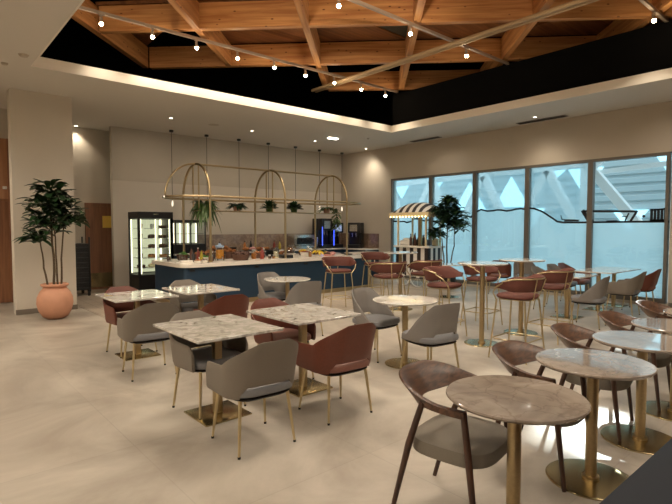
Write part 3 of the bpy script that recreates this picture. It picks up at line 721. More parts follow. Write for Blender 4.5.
# plants on rack shelf
def rack_plant(x, kind, label, pot=True):
    e = empty('shelf_plant', (x, GYc, 1.93)); tag(e, label, 'potted plant', 'plants on the brass rack shelf')
    b = nb(); lathe(b, [(0, 0), (.07, 0), (.09, .12), (.08, .12), (0, .1)], 18); fin('pot', b, 'terracotta' if kind != 'dome' else 'leaf_light', e)
    bf = nb(); q = random.Random(int(x*100))
    n = {'fern': 170, 'dome': 130, 'trail': 130, 'small': 90}[kind]
    for k in range(n):
        a = q.uniform(0, 2*PI)
        if kind == 'dome':
            ph = q.uniform(0, 1.3); d = Vector((math.cos(a)*math.cos(ph), math.sin(a)*math.cos(ph), math.sin(ph)+.1))
            leaf_mesh(bf, Vector((0, 0, .07))+d*.06, d, q.uniform(.13, .20), .06, .15, seg=3)
        elif kind == 'small':
            d = Vector((math.cos(a), math.sin(a), q.uniform(.1, .9))); leaf_mesh(bf, Vector((0, 0, .11)), d, q.uniform(.16, .3), .055, .5, seg=4)
        elif kind == 'fern':
            d = Vector((math.cos(a), math.sin(a), q.uniform(.1, 1.0))); leaf_mesh(bf, Vector((0, 0, .11)), d, q.uniform(.22, .42), .055, q.uniform(.4, 1.7), seg=6)
        else:
            if k < 50:
                d = Vector((math.cos(a), math.sin(a), q.uniform(.2, .8))); leaf_mesh(bf, Vector((0, 0, .11)), d, q.uniform(.15, .32), .045, .6, seg=5)
            else:
                z = -q.uniform(-.1, .5); leaf_mesh(bf, Vector((.22+q.uniform(-.07, .07), -.12+q.uniform(-.05, .05), z+.05)), Vector((math.cos(a), math.sin(a), -.3)), .13, .05, .3, seg=3)
    fin('foliage', bf, 'leaf_light' if kind in ('fern', 'trail') else 'leaf', e)
rack_plant(4.78, 'fern', 'large drooping fern at the left end of the brass rack shelf')
rack_plant(5.56, 'small', 'small plant in a pinkish pot right of the big fern')
rack_plant(6.42, 'dome', 'round mossy plant under the middle brass arch')
rack_plant(7.12, 'dome', 'round mossy plant right of the middle brass arch')
rack_plant(8.15, 'trail', 'trailing plant under the right brass arch, before the coffee machines')
# pendant wires
wx = [5.15, 6.11, 7.08, 8.05, 9.03, 9.97, 10.92]
wl = ['leftmost slim pendant lamp above the fridge side', 'second slim pendant lamp from the left', 'third slim pendant lamp from the left', 'middle one of the seven slim pendant lamps', 'third slim pendant lamp from the right', 'second slim pendant lamp from the right', 'slim pendant lamp nearest the room corner']
for x, l in zip(wx, wl):
    e = empty('pendant_lamp', (x, 12.25, ZC)); tag(e, l, 'pendant lamp', 'pendant lamps along the back wall')
    b = nb(); lathe(b, [(0, -.05), (.05, -.05), (.055, 0)], 18); fin('ceiling_rose', b, 'dark', e)
    b = nb(); tube(b, [(0, 0, -.04), (0, 0, -1.78)], .006, 6); fin('cord', b, 'dark', e)
    b = nb(); lathe(b, [(0, -1.92), (.02, -1.91), (.026, -1.84), (.012, -1.77), (0, -1.76)], 12); fin('glass_drop', b, emis('drop_led', (255, 235, 205), .8), e)

# ---- food and tableware on the buffet counter
def put(name, bm, mat, x, y, label, cat, z=None, rz=0):
    o = fin(name, bm, mat, loc=(x, y, CZ if z is None else z)); o.rotation_euler.z = rz; return tag(o, label, cat)
def jar(x, y, r, h, fill, lid, label, name='glass_jar', cat='jar', z=CZ):
    e = empty(name, (x, y, z)); tag(e, label, cat)
    b = nb(); lathe(b, [(0, .004), (r*.9, .004), (r*.92, h*.7), (0, h*.7)], 18); fin('contents', b, fill, e)
    b = nb(); lathe(b, [(0, 0), (r, 0), (r, h*.9), (r*.7, h), (r*.66, h)], 18); fin('glass', b, 'jar_glass', e)
    b = nb(); lathe(b, [(r*.72, h*.98), (r*.74, h*1.1), (0, h*1.12)], 18); fin('lid', b, lid, e)
def bottle(x, y, r, h, mat, label, cap='dark', z=CZ):
    e = empty('bottle', (x, y, z)); tag(e, label, 'bottle')
    b = nb(); lathe(b, [(0, 0), (r, 0), (r, h*.6), (r*.4, h*.78), (r*.36, h*.92), (0, h*.92)], 14); fin('bottle_body', b, mat, e)
    b = nb(); lathe(b, [(r*.42, h*.9), (r*.42, h), (0, h)], 10); fin('cap', b, cap, e)
def pile(name, x, y, r, n, mat, label, cat, dish='wicker', seed=1, size=.05, z=CZ, dh=.09):
    e = empty(name, (x, y, z)); tag(e, label, cat)
    b = nb(); lathe(b, [(0, 0), (r*.75, 0), (r, dh), (r*.94, dh), (r*.7, .015), (0, .015)], 22); fin('bowl', b, dish, e)
    q = random.Random(seed); b = nb()
    for k in range(n):
        a = q.uniform(0, 2*PI); rr_ = r*.75*math.sqrt(q.random()); hh = dh*.7+size*.9*(1-(rr_/r)**2)*q.uniform(.3, 2.2)
        sph(b, (rr_*math.cos(a), rr_*math.sin(a), hh), size*q.uniform(.7, 1.1), 8, (1.2, .9, .75))
    o = fin('filling', b, mat, e); o['kind'] = 'stuff'
b = nb(); box(b, -.16, .16, -.1, .1, 0, .012, bev=.004); box(b, -.12, .12, -.07, .07, .012, .05, bev=.012); put('napkin_tray', b, 'ceramic', 4.12, 9.2, 'pale napkin tray at the left corner of the counter', 'tray')
jar(4.2, 9.5, .04, .1, 'choc', 'dark', 'small dark jar next to the napkin tray')
jar(4.3, 9.85, .045, .13, 'choc', 'steel', 'dark jar behind the small dark jar at the counter left end')
bottle(4.33, 9.32, .035, .24, 'dark', 'short black bottle left of the first arch')
bottle(4.42, 9.6, .04, .28, 'choc', 'dark brown bottle beside the oil bottle')
bottle(4.52, 9.35, .032, .26, 'oil', 'olive oil bottle with dark cap near the first arch')
bottle(4.66, 9.8, .035, .27, 'red', 'dark red bottle behind the olive oil', 'white')
pile('olive_bowl', 4.45, 9.1, .09, 30, 'choc', 'small bowl of dark olives at the counter front edge', 'bowl', 'ceramic', 3, .018, dh=.05)
pile('nut_bowl', 4.3, 9.06, .08, 26, 'crust', 'small bowl of nuts left of the dark olives', 'bowl', 'ceramic', 4, .016, dh=.05)
pile('salad_bowl', 4.68, 9.55, .12, 20, 'green', 'white bowl of greens behind the first arch leg', 'bowl', 'ceramic', 5, .03, dh=.08)
# juice dispenser
e = empty('juice_dispenser', (4.98, 9.45, CZ)); tag(e, 'glass dispenser of orange juice with a pale blue lid', 'drink dispenser')
b = nb(); lathe(b, [(0, 0), (.1, 0), (.1, .04), (0, .04)], 22); fin('stand', b, 'steel', e)
b = nb(); lathe(b, [(0, .045), (.085, .045), (.085, .23), (0, .23)], 22); fin('juice', b, 'orange', e)
b = nb(); lathe(b, [(.09, .04), (.09, .27), (.07, .29)], 22); fin('glass', b, 'jar_glass', e)
b = nb(); lathe(b, [(.092, .28), (.092, .32), (.03, .33), (.025, .36), (0, .36)], 22); fin('lid', b, 'blue_lid', e)
b = nb(); tube(b, [(0, -.085, .08), (0, -.12, .08), (0, -.125, .05)], .01, 8); fin('tap', b, 'steel', e)
pile('pastry_basket', 5.38, 9.28, .2, 46, 'choc', 'big dark wicker basket heaped with pastries at the front edge', 'basket', 'wicker', 7, .045, dh=.12)
pile('bread_basket', 5.45, 9.95, .2, 30, 'crust', 'wicker basket of golden rolls behind the big dark basket', 'basket', 'wicker', 8, .055, dh=.16)
pile('roll_basket', 5.05, 10.05, .15, 24, 'crust', 'smaller basket of rolls behind the juice dispenser', 'basket', 'wicker', 9, .05, dh=.14)
# riser stands with trays
def riser(x, y, w, d, h, label, mat='dark_metal'):
    e = empty('buffet_riser', (x, y, CZ)); tag(e, label, 'riser')
    b = nb(); box(b, -w/2, w/2, -d/2, d/2, h-.015, h); fin('riser_top', b, mat, e, smooth=0)
    for sx in (-1, 1):
        b = nb(); box(b, sx*(w/2-.01)-.008, sx*(w/2-.01)+.008, -d/2, d/2, 0, h-.015); fin('riser_side', b, mat, e, smooth=0)
riser(5.45, 10.35, .5, .26, .18, 'dark riser under the crusty loaves at the back of the counter')
for k, dx in enumerate((-.15, .0, .15)):
    b = nb(); sph(b, (0, 0, .05), .05, 10, (1.2, 2.2, 1)); put('bread_loaf', b, 'crust', 5.45+dx, 10.35, 'crusty loaf on the dark riser, %s' % ['left', 'middle', 'right'][k], 'bread', CZ+.18)
jar(5.75, 9.35, .06, .19, 'amber', 'ceramic', 'amber honey jar just right of the big dark basket')
bottle(5.93, 9.3, .045, .26, 'red', 'bright red sauce bottle near the middle of the counter', 'red')
jar(6.08, 9.22, .035, .08, 'choc', 'white', 'small dark jam jar right of the red bottle')
jar(6.18, 9.22, .035, .08, 'amber', 'white', 'small amber jam jar left of the tall yellow jar')
jar(6.33, 9.35, .06, .22, 'cream', 'steel', 'tall pale yellow jar under the middle arch')
b = nb(); box(b, -.14, .14, -.09, .09, 0, .07, bev=.01); put('condiment_box', b, 'dark', 6.52, 9.22, 'low black condiment box beside the middle arch leg', 'box')
b = nb(); lathe(b, [(0, 0), (.03, 0), (.045, .09), (.04, .09), (0, .02)], 16); put('white_cup', b, 'ceramic', 6.72, 9.25, 'white cup at the counter front right of the middle arch', 'cup')
riser(6.3, 10.15, .8, .3, .15, 'dark riser under the bread boards at the middle of the counter')
for k in range(4):
    b = nb(); sph(b, (0, 0, .04), .045, 10, (2.1, 1.1, 1)); put('bread_roll', b, 'crust' if k != 1 else 'pink', 6.02+.19*k, 10.15, ['golden baguette end, leftmost on the middle riser', 'pinkish iced bun on the middle riser', 'golden bun right of the pink one', 'golden bun at the right end of the middle riser'][k], 'bread', CZ+.15)
pile('muffin_tray', 7.0, 10.0, .17, 18, 'crust', 'round tray of golden muffins behind the white cup', 'tray', 'steel', 15, .04, dh=.04)
# cake dome
e = empty('cake_dome', (6.85, 9.55, CZ)); tag(e, 'glass dome over a cake in the middle of the counter', 'cake dome')
b = nb(); lathe(b, [(0, 0), (.06, 0), (.02, .02), (.02, .06), (.15, .07), (.15, .08), (0, .08)], 22); fin('cake_stand', b, 'ceramic', e)
b = nb(); lathe(b, [(0, .085), (.1, .085), (.1, .15), (0, .16)], 20); fin('cake', b, 'choc', e)
b = nb(); lathe(b, [(.13, .082), (.13, .17), (.09, .23), (.02, .25), (.015, .28), (0, .28)], 22); fin('glass_cover', b, 'jar_glass', e)
pile('berry_bowl', 7.3, 9.5, .15, 36, 'red', 'pale bowl of red fruit left of the bananas', 'bowl', 'ceramic', 17, .026, dh=.1)
# bananas
e = empty('banana_bunch', (7.62, 9.45, CZ)); tag(e, 'bunch of yellow bananas on the counter', 'bananas')
b = nb(); sph(b, (0, .02, .12), .02, 8); fin('stalk', b, 'choc', e)
for k in range(6):
    a = R(-110+k*44); b = nb()
    P = [Vector((.02*math.cos(a), .02*math.sin(a)+.02, .12)), Vector((.08*math.cos(a), .08*math.sin(a), .11)), Vector((.14*math.cos(a), .14*math.sin(a), .07)), Vector((.165*math.cos(a), .165*math.sin(a), .03))]
    tube(b, P, [.012, .022, .022, .008], 8); fin('banana', b, 'yellow', e)
pile('apple_bowl', 7.55, 9.9, .15, 14, 'yellow', 'bowl of yellow apples behind the bananas', 'bowl', 'wicker', 19, .04, dh=.09)
jar(7.85, 9.85, .05, .17, 'choc', 'steel', 'dark coffee jar with steel lid behind the pink cloth')
jar(7.98, 9.92, .05, .15, 'amber', 'steel', 'amber tea jar beside the dark coffee jar')
b = nb()
q_ = random.Random(2)
for k in range(9): sph(b, (q_.uniform(-.1, .1), q_.uniform(-.07, .07), q_.uniform(.03, .07)), .05, 8, (1.2, 1, .7))
put('pink_cloth', b, 'pink', 8.0, 9.35, 'crumpled pink cloth near the right arch', 'cloth')
pile('berry_dish', 7.75, 9.2, .11, 24, 'choc', 'dish of dark fruit at the counter front under the right arch', 'bowl', 'pink', 21, .022, dh=.05)
b = nb(); lathe(b, [(0, 0), (.1, 0), (.13, .02), (.12, .02), (0, .012)], 22); put('dark_plate', b, 'dark', 8.55, 9.35, 'dark plate at the right end of the counter', 'plate')
b = nb(); lathe(b, [(0, 0), (.09, 0), (.12, .02), (.11, .02), (0, .012)], 22); put('dark_plate', b, 'dark', 8.75, 9.7, 'dark plate behind the other at the counter right end', 'plate')
more = [(4.95, 10.35, 'pile', 'crust', 'basket of crusty rolls behind the juice dispenser, against the far edge'), (5.2, 9.7, 'jar', 'choc', 'dark jar between the juice dispenser and the big basket'), (5.75, 9.75, 'pile', 'choc', 'dark wicker basket behind the amber honey jar'),
        (5.9, 10.3, 'jar', 'amber', 'amber jar at the far edge left of the middle arch'), (6.05, 9.65, 'pile', 'crust', 'basket of rolls behind the red sauce bottle'), (6.25, 9.75, 'jar', 'choc', 'dark jar behind the tall yellow jar'), (6.6, 9.75, 'jar', 'cream', 'cream jar behind the low black box'),
        (6.95, 10.35, 'pile', 'choc', 'basket of dark buns at the far edge beyond the glass dome'), (7.2, 9.2, 'jar', 'amber', 'amber jar at the front edge left of the bananas'), (7.1, 9.78, 'jar', 'choc', 'dark jar between the glass dome and the red fruit'), (7.4, 10.3, 'pile', 'crust', 'basket of pale rolls at the far edge behind the apples'),
        (7.95, 10.25, 'jar', 'cream', 'cream jar at the far edge behind the tea jar'), (8.05, 9.65, 'jar', 'oil', 'green jar behind the pink cloth'), (4.62, 9.15, 'jar', 'amber', 'small amber jar at the front edge by the first arch'), (4.75, 9.35, 'jar', 'choc', 'dark jar between the oil bottle and the juice dispenser'), (4.15, 10.1, 'jar', 'choc', 'dark jar at the far left corner of the counter'), (4.45, 10.1, 'pile', 'green', 'basket of greens behind the first arch')]
for i, (x, y, k, mt, lb) in enumerate(more):
    if k == 'jar': jar(x, y, .045, .13+.03*(i % 3), mt, ['dark', 'steel', 'ceramic'][i % 3], lb)
    else: pile('food_basket', x, y, .13, 22, mt, lb, 'basket', 'wicker', 30+i, .04, dh=.12+.03*(i % 2))
# things on back counter
for i, (x, mt, lb) in enumerate(((6.25, 'ceramic', 'stack of white plates on the back counter near the lit cabinet'), (6.9, 'steel', 'stack of steel pans on the back counter behind the baskets'), (7.9, 'ceramic', 'stack of white saucers on the back counter behind the rolls'))):
    b = nb()
    for k in range(6): lathe(b, [(0, .02*k), (.08, .02*k), (.12, .02*k+.018), (.11, .02*k+.018), (0, .02*k+.01)], 20)
    put('plate_stack', b, mt, x, 12.3, lb, 'plates', .9)
for i, (x, mt, l_) in enumerate(((6.5, 'choc', 'dark'), (7.3, 'amber', 'amber'), (7.5, 'dark', 'black'), (8.3, 'red', 'red'), (8.5, 'oil', 'olive green'))):
    bottle(x, 12.35, .04, .28, mt, '%s bottle standing on the back counter' % l_, z=.9)

# ================================================================== STRIPED CART
KX, KY0, KY1 = 10.5, 8.08, 9.2
e = empty('striped_cart', (KX, (KY0+KY1)/2, 0)); tag(e, 'black and white striped kiosk cart with scalloped awning', 'kiosk cart')
h = (KY1-KY0)/2; dx = .3
ns = 9
bw, bk = nb(), nb()
box(bw, -dx+.01, dx-.01, -h+.01, h-.01, .28, 1.03)
for k in range(ns):
    a = -h+2*h*k/ns; c = -h+2*h*(k+1)/ns
    if k % 2 == 0: box(bk, -dx, -dx+.01, a, c, .28, 1.03)
    else: box(bw, -dx, -dx+.01, a, c, .28, 1.03)
for k in range(6):
    a = -dx+2*dx*k/6; box(bk if k % 2 == 0 else bw, a, a+2*dx/6, -h, -h+.01, .28, 1.03)
fin('cart_body', bw, 'white', e, smooth=0); fin('stripes', bk, 'stripe_dark', e, smooth=0)
b = nb(); box(b, -dx-.05, dx+.05, -h-.05, h+.05, 1.03, 1.08, bev=.005); fin('worktop', b, 'white', e)
for sy in (-1, 1):
    for sx in (-1, 1):
        b = nb(); box(b, sx*dx-.02, sx*dx+.02, sy*(h-.08)-.02, sy*(h-.08)+.02, 1.08, 1.95); fin('post', b, 'cream', e, smooth=0)
b = nb(); box(b, -dx-.03, -dx+.02, -h+.22, -h+.32, 1.08, 1.95); fin('lamp_post', b, 'brass', e, smooth=0)
aw, ak = nb(), nb(); nst = 12; ay = h+.12; ax = dx+.16
for k in range(nst):
    tgt = aw if k % 2 else ak
    y0_, y1_ = -ay+2*ay*k/nst, -ay+2*ay*(k+1)/nst
    N = 10
    def hz(y, t): # hipped, curved awning
        return 1.95+.28*math.sin(PI*t)**.7*min(1, (1-(abs(y)/ay)**3))
    prev = None
    for s in range(N+1):
        t = s/N; x_ = -ax+2*ax*t
        r_ = [tgt.verts.new((x_, y_, hz(y_, t)+o_)) for y_ in (y0_, (y0_+y1_)/2, y1_) for o_ in (0, .008)]
        if prev:
            for (i0, i1) in ((0, 2), (2, 4), (3, 1), (5, 3)): tgt.faces.new((prev[i0], prev[i1], r_[i1], r_[i0]))
        prev = r_
o = fin('awning', aw, 'white', e); fin('awning_stripes', ak, 'stripe_dark', e)
b = nb()
for (p0, p1) in (((-ax, -ay), (-ax, ay)), ((ax, -ay), (ax, ay)), ((-ax, -ay), (ax, -ay)), ((-ax, ay), (ax, ay))):
    L_ = math.dist(p0, p1); n = int(L_/.12); d = ((p1[0]-p0[0])/n, (p1[1]-p0[1])/n)
    for k in range(n):
        q0 = (p0[0]+d[0]*k, p0[1]+d[1]*k); pts = []
        for j in range(7):
            t = j/6; pts.append((q0[0]+d[0]*t, q0[1]+d[1]*t, 1.88-.04*math.sin(PI*t)))
        nx, ny = (d[1], -d[0]); nl = math.hypot(nx, ny); nx, ny = nx/nl*.004, ny/nl*.004
        for j in range(6):
            A, B_ = pts[j], pts[j+1]
            q8 = [b.verts.new((p[0]+sg*nx, p[1]+sg*ny, z)) for sg in (-1, 1) for p, z in ((A, 1.965), (B_, 1.965), (B_, B_[2]), (A, A[2]))]
            for f in ((0, 1, 2, 3), (7, 6, 5, 4), (0, 4, 5, 1), (2, 6, 7, 3)): b.faces.new([q8[v] for v in f])
fin('valance', b, 'cream', e, smooth=0)
for k in range(12):
    b = nb(); sph(b, (-ax-.02, -ay+.08+(2*ay-.16)*k/11, 1.85), .014, 8); fin('string_bulb', b, 'string_bulb', e)
for sy in (-1, 1):
    b = nb(); wy = sy*(h-.3)
    tube(b, [(-dx-.06, wy+.26*math.cos(2*PI*k/28), .27+.26*math.sin(2*PI*k/28)) for k in range(28)], .014, 8, True)
    for k in range(8): tube(b, [(-dx-.06, wy, .27), (-dx-.06, wy+.26*math.cos(PI*k/4), .27+.26*math.sin(PI*k/4))], .005, 5)
    tube(b, [(-dx, wy, .27), (-dx-.09, wy, .27)], .03, 10); fin('wheel', b, 'white', e)
for sy in (-1, 1):
    for sx in (-1, 1):
        b = nb(); box(b, sx*.25-.02, sx*.25+.02, sy*(h-.05)-.02, sy*(h-.05)+.02, 0, .28); fin('leg', b, 'white', e, smooth=0)
# bottles on cart
for k in range(7):
    mt = ['choc', 'dark', 'choc', 'dark', 'red', 'oil', 'dark'][k]; y = 8.74-.075*k
    bottle(KX-.22+.05*(k % 2), y, .035, [.32, .3, .34, .3, .33, .28, .3][k], mt, '%s bottle in the row on the striped cart, the %s from the left' % ({'choc': 'brown', 'dark': 'black', 'red': 'red', 'oil': 'green', 'amber': 'amber'}[mt], names[k]), z=1.08)
e = empty('cart_crate', (KX+.1, 8.6, 1.08)); tag(e, 'dark wooden crate behind the bottles on the striped cart', 'crate')
b = nb(); box(b, -.1, .1, -.2, .2, 0, .16); fin('crate_box', b, 'walnut', e, smooth=0)
b = nb(); box(b, -.12, .12, -.2, .2, 0, .14, bev=.03); box(b, -.08, .08, -.12, .12, .14, .2, bev=.03); put('white_appliance', b, 'white', KX-.1, 8.95, 'white rounded appliance at the left of the striped cart', 'appliance', 1.08)
b = nb(); lathe(b, [(0, 0), (.07, 0), (.09, .02), (.09, .16), (.05, .2), (0, .21)], 18); put('popcorn_tub', b, 'cream', KX+.15, 8.2, 'cream tub at the right end of the striped cart', 'tub', 1.08)

# ================================================================== TABLES
def round_top(b, r, t=.022): lathe(b, [(0, -t), (r-.012, -t), (r, -t*.45), (r-.002, -.002), (r-.006, 0), (r-.012, 0), (0, 0)], 56)
def table(kind, loc, marble_, label, group, h=.75, r=.33, rz=0, base_r=.25, ext=(.375, .44), name='cafe_table', basemat='brass_plate'):
    e = empty(name, loc, rz); tag(e, label, 'table', group)
    if kind == 'round':
        b = nb(); round_top(b, r); b.transform(Matrix.Translation((0, 0, h))); fin('tabletop', b, marble_, e, smooth=25)
        b = nb(); tube(b, [(0, 0, .015), (0, 0, h-.03)], .034, 20); tube(b, [(0, 0, .012), (0, 0, .03)], .05, 20); fin('column', b, 'brass', e)
        b = nb(); lathe(b, [(0, 0), (base_r, 0), (base_r, .008), (base_r-.004, .011), (base_r-.012, .012), (.06, .013), (0, .013)], 48); fin('base_plate', b, basemat, e)
        b = nb(); box(b, -.17, .17, -.03, .03, h-.035, h-.022); box(b, -.03, .03, -.17, .17, h-.035, h-.022); fin('underframe', b, 'dark', e, smooth=0)
    else:
        sx, sy = ext
        b = nb(); poly(b, rrect(-sx, sx, -sy, sy, .012, 4), h-.022, h)
        bmesh.ops.bevel(b, geom=[ed for ed in b.edges if abs(ed.verts[0].co.z-ed.verts[1].co.z) < 1e-5], offset=.003, segments=1, affect='EDGES'); fin('tabletop', b, marble_, e, smooth=20)
        b = nb(); box(b, -.032, .032, -.032, .032, .012, h-.03, bev=.006); fin('column', b, 'brass', e)
        b = nb(); box(b, -.21, .21, -.21, .21, 0, .012, bev=.002); fin('base_plate', b, basemat, e)
        b = nb(); box(b, -sx*.7, sx*.7, -.03, .03, h-.035, h-.022); box(b, -.03, .03, -sy*.7, sy*.7, h-.035, h-.022); fin('underframe', b, 'dark', e, smooth=0)
    return e
SQ = 'square marble tables on brass plates'
table('sq', (2.12, 6.17, 0), 'marble_white', 'square marble table at the far left, grey armchair in front', SQ, ext=(.37, .40))
table('sq', (3.0, 6.25, 0), 'marble_white', 'square marble table before the left end of the counter', SQ, ext=(.37, .42))
table('sq', (1.95, 3.77, 0), 'marble_grey', 'nearest square marble table, taupe armchair tucked in front', SQ)
table('sq', (2.91, 3.84, 0), 'marble_grey', 'square marble table with the rust armchair in front', SQ)
RD = 'round marble tables with wooden chairs'
for x, l in ((2.25, 'nearest round marble table at the bottom of the view'), (3.19, 'second round marble table from the front, blue reflection'), (4.07, 'third round marble table from the front at the right edge'), (4.9, 'fourth round marble table from the front at the right edge'), (5.78, 'pale round table just showing at the far right edge')):
    table('round', (x, 1.235, 0), 'marble_taupe', l, RD, r=.335, base_r=.26)
table('round', (4.31, 3.74, 0), 'marble_white', 'round white marble table between two grey chairs in mid room', 'pale round tables', r=.375, base_r=.23)
table('round', (4.62, 6.5, 0), 'marble_white', 'round white marble table close to the navy counter', 'pale round tables', r=.375, base_r=.23)
table('round', (9.2, 6.7, 0), 'marble_white', 'low round white table behind the bar stools by the tree', 'pale round tables', r=.375, base_r=.23)
BT = 'tall round bar tables'
table('round', (5.86, 3.72, 0), 'marble_white', 'tall round bar table nearest the viewer', BT, h=1.1, r=.33, base_r=.23, name='bar_table')
table('round', (6.9, 3.72, 0), 'marble_white', 'tall round bar table behind the nearest bar table', BT, h=1.1, r=.33, base_r=.24, name='bar_table')
table('round', (7.15, 6.33, 0), 'marble_white', 'tall round bar table in front of the striped cart', BT, h=1.1, r=.33, base_r=.24, name='bar_table')
DS = 'square tables by the glazed wall'
table('sq', (8.72, 3.84, 0), 'marble_white', 'square table by the glass half hidden by a bar stool', DS, ext=(.37, .37))
table('sq', (9.95, 3.8, 0), 'marble_white', 'square table by the glass, left of the joined pair', DS, ext=(.37, .37))
table('sq', (10.72, 3.8, 0), 'marble_white', 'square table nearest the glass, right of the joined pair', DS, ext=(.37, .37))

# ================================================================== ARMCHAIRS
def shell(prof_top, prof_bot, w=.285, yb=-.25, yf=.2, th=.032, flare=.05, N=68, Mv=8, tilt=.06):
    """upholstered back and arms: a ribbon along a U path"""
    b = nb()
    def path(t):   # t -1..1 from left arm front round the back to right arm front; superellipse rear
        s = 1 if t >= 0 else -1; a = abs(t)
        r = .17
        Ls = (yf-(yb+r)); La = r*PI/2; Lb = (w-r); tot = Ls+La+Lb
        d = (1-a)*tot   # distance from arm front
        if d <= Ls: return Vector((s*w, yf-d)), Vector((s, 0))
        if d <= Ls+La:
            an = (d-Ls)/r; return Vector((s*(w-r+r*math.cos(an)), yb+r-r*math.sin(an))), Vector((s*math.cos(an), -math.sin(an)))
        x = (w-r)-(d-Ls-La); return Vector((s*x, yb)), Vector((0, -1))
    rows_o, rows_i = [], []
    for i in range(N+1):
        t = -1+2*i/N; p, n = path(t); zt, zb = prof_top(abs(t)), prof_bot(abs(t))
        ro, ri = [], []
        for j in range(Mv+1):
            v = j/Mv; z = zb+(zt-zb)*v
            hh = (z-.40)/.4; out = flare*hh*(.5+.5*max(0, -n.y))+tilt*max(0, -n.y)*hh*hh*.6
            q = p+n*out
            tk = th*(1-.35*v)
            if j in (0, Mv): tk *= .45
            zo = z
            ro.append(b.verts.new((q.x+n.x*tk/2, q.y+n.y*tk/2, zo))); ri.append(b.verts.new((q.x-n.x*tk/2, q.y-n.y*tk/2, zo)))
        rows_o.append(ro); rows_i.append(ri)
    for i in range(N):
        for j in range(Mv):
            b.faces.new((rows_o[i][j], rows_o[i+1][j], rows_o[i+1][j+1], rows_o[i][j+1]))
            b.faces.new((rows_i[i][j+1], rows_i[i+1][j+1], rows_i[i+1][j], rows_i[i][j]))
        b.faces.new((rows_o[i][Mv], rows_o[i+1][Mv], rows_i[i+1][Mv], rows_i[i][Mv])); b.faces.new((rows_i[i][0], rows_i[i+1][0], rows_o[i+1][0], rows_o[i][0]))
    for i in (0, N):
        for j in range(Mv): b.faces.new((rows_o[i][j], rows_o[i][j+1], rows_i[i][j+1], rows_i[i][j]))
    return b
def sm(a, c, x): x = max(0, min(1, (x-a)/(c-a))); return x*x*(3-2*x)
def cushion(w, d, z0, z1, p=4., yo=0., crown=.012, N=36, rings=5):
    b = nb(); R_ = []
    lay = [(.90, z0), (.985, z0+.012), (1, (z0+z1)/2), (.985, z1-.012), (.93, z1)]
    for s, z in lay:
        ring = []
        for k in range(N):
            a = 2*PI*k/N; c_, s_ = math.cos(a), math.sin(a)
            x = math.copysign(abs(c_)**(2/p), c_)*w*s; y = math.copysign(abs(s_)**(2/p), s_)*d*s
            ring.append(b.verts.new((x, y+yo, z)))
        R_.append(ring)
    for sc in (.7, .4):
        R_.append([b.verts.new((v.co.x*sc/.93, (v.co.y-yo)*sc/.93+yo, z1+crown*(1-sc))) for v in R_[4]])
    for A, B in zip(R_, R_[1:]):
        for k in range(N): b.faces.new((A[k], A[(k+1) % N], B[(k+1) % N], B[k]))
    c1 = b.verts.new((0, yo, z1+crown)); 
    for k in range(N): b.faces.new((R_[-1][k], R_[-1][(k+1) % N], c1))
    b.faces.new(R_[0][::-1])
    return b
def armchair(name, fab, seatmat, arms):
    e = empty(name, (0, 0, 0))
    if arms:
        def top(a):
            if a < .17: return .805
            if a < .58: t = (a-.17)/.40; return .805-.18*min(1, max(0, t))
            return .625-.02*(a-.58)/.42-(.05*((a-.93)/.07)**2 if a > .93 else 0)
        bot = lambda a: .40+.085*(1-sm(.26, .36, a))
        b = shell(top, bot, w=.262, yb=-.235, yf=.19, flare=.055, tilt=.07)
    else:
        def top(a):
            if a < .28: return .815-.01*(a/.28)**3
            return .805-.335*min(1, (a-.28)/.60)
        bot = lambda a: .405+.10*(1-sm(.22, .36, a))
        b = shell(top, bot, w=.238, yb=-.22, yf=.16, flare=.02, tilt=.07)
    fin('backrest', b, fab, e)
    fin('seat', cushion(.248, .245, .405, .475, 4., -.005), seatmat, e)
    b = cushion(.235, .225, .375, .405, 4., -.005, 0); fin('seat_frame', b, 'dark_metal', e)
    for sx in (-1, 1):
        for sy in (-1, 1):
            b = nb(); a = Vector((sx*.19, sy*.17, .39)); c = Vector((sx*.225, sy*.215, .012)); tube(b, [a, c], [.0135, .009], 12); l = fin('leg', b, 'brass_leg', e)
            b = nb(); tube(b, [c+Vector((0, 0, .004)), Vector((c.x, c.y, 0))], [.0105, .0105], 10); fin('foot', b, 'rubber', l)
    return e
protos = {}
used = set()
def place(proto, x, y, rz, label, cat, group):
    src = protos[proto]
    o = src if proto not in used else copy_tree(src)
    used.add(proto); o.location = (x, y, 0); o.rotation_euler = (0, 0, rz); tag(o, label, cat, group); return o
protos['taupe_arm'] = armchair('armchair', 'taupe_fabric', 'seat_grey', True)
protos['rust_arm'] = armchair('armchair', 'rust', 'rust_seat', True)
protos['grey_side'] = armchair('side_chair', 'grey_fabric', 'seat_grey', False)
AG = 'upholstered armchairs at the square tables'; SG = 'upholstered chairs at the round tables'; WG = 'upholstered chairs by the glazed wall'
N_, F_ = 0., PI     # faces +y (back to the viewer) / faces -y
place('taupe_arm', 1.9, 3.12, R(-3), 'taupe armchair with its back to the viewer at the nearest square table', 'armchair', AG)
place('taupe_arm', 1.97, 3.96, F_+R(6), 'grey armchair tucked behind the nearest square table, seat showing', 'armchair', AG)
place('rust_arm', 2.74, 3.16, R(-4), 'rust leather armchair with its back to the viewer in mid room', 'armchair', AG)
place('rust_arm', 2.93, 4.2, F_-R(0), 'rust armchair behind the square table beside the taupe armchair', 'armchair', AG)
place('taupe_arm', 1.95, 5.32, R(-6), 'grey armchair with its back to the viewer at the far left table', 'armchair', AG)
place('rust_arm', 2.12, 6.38, F_+R(5), 'rust armchair behind the far left table', 'armchair', AG)
place('rust_arm', 2.83, 5.35, R(-3), 'rust armchair with its back to the viewer before the counter-end table', 'armchair', AG)
place('taupe_arm', 3.05, 6.6, F_, 'grey armchair behind the square table closest to the counter', 'armchair', AG)
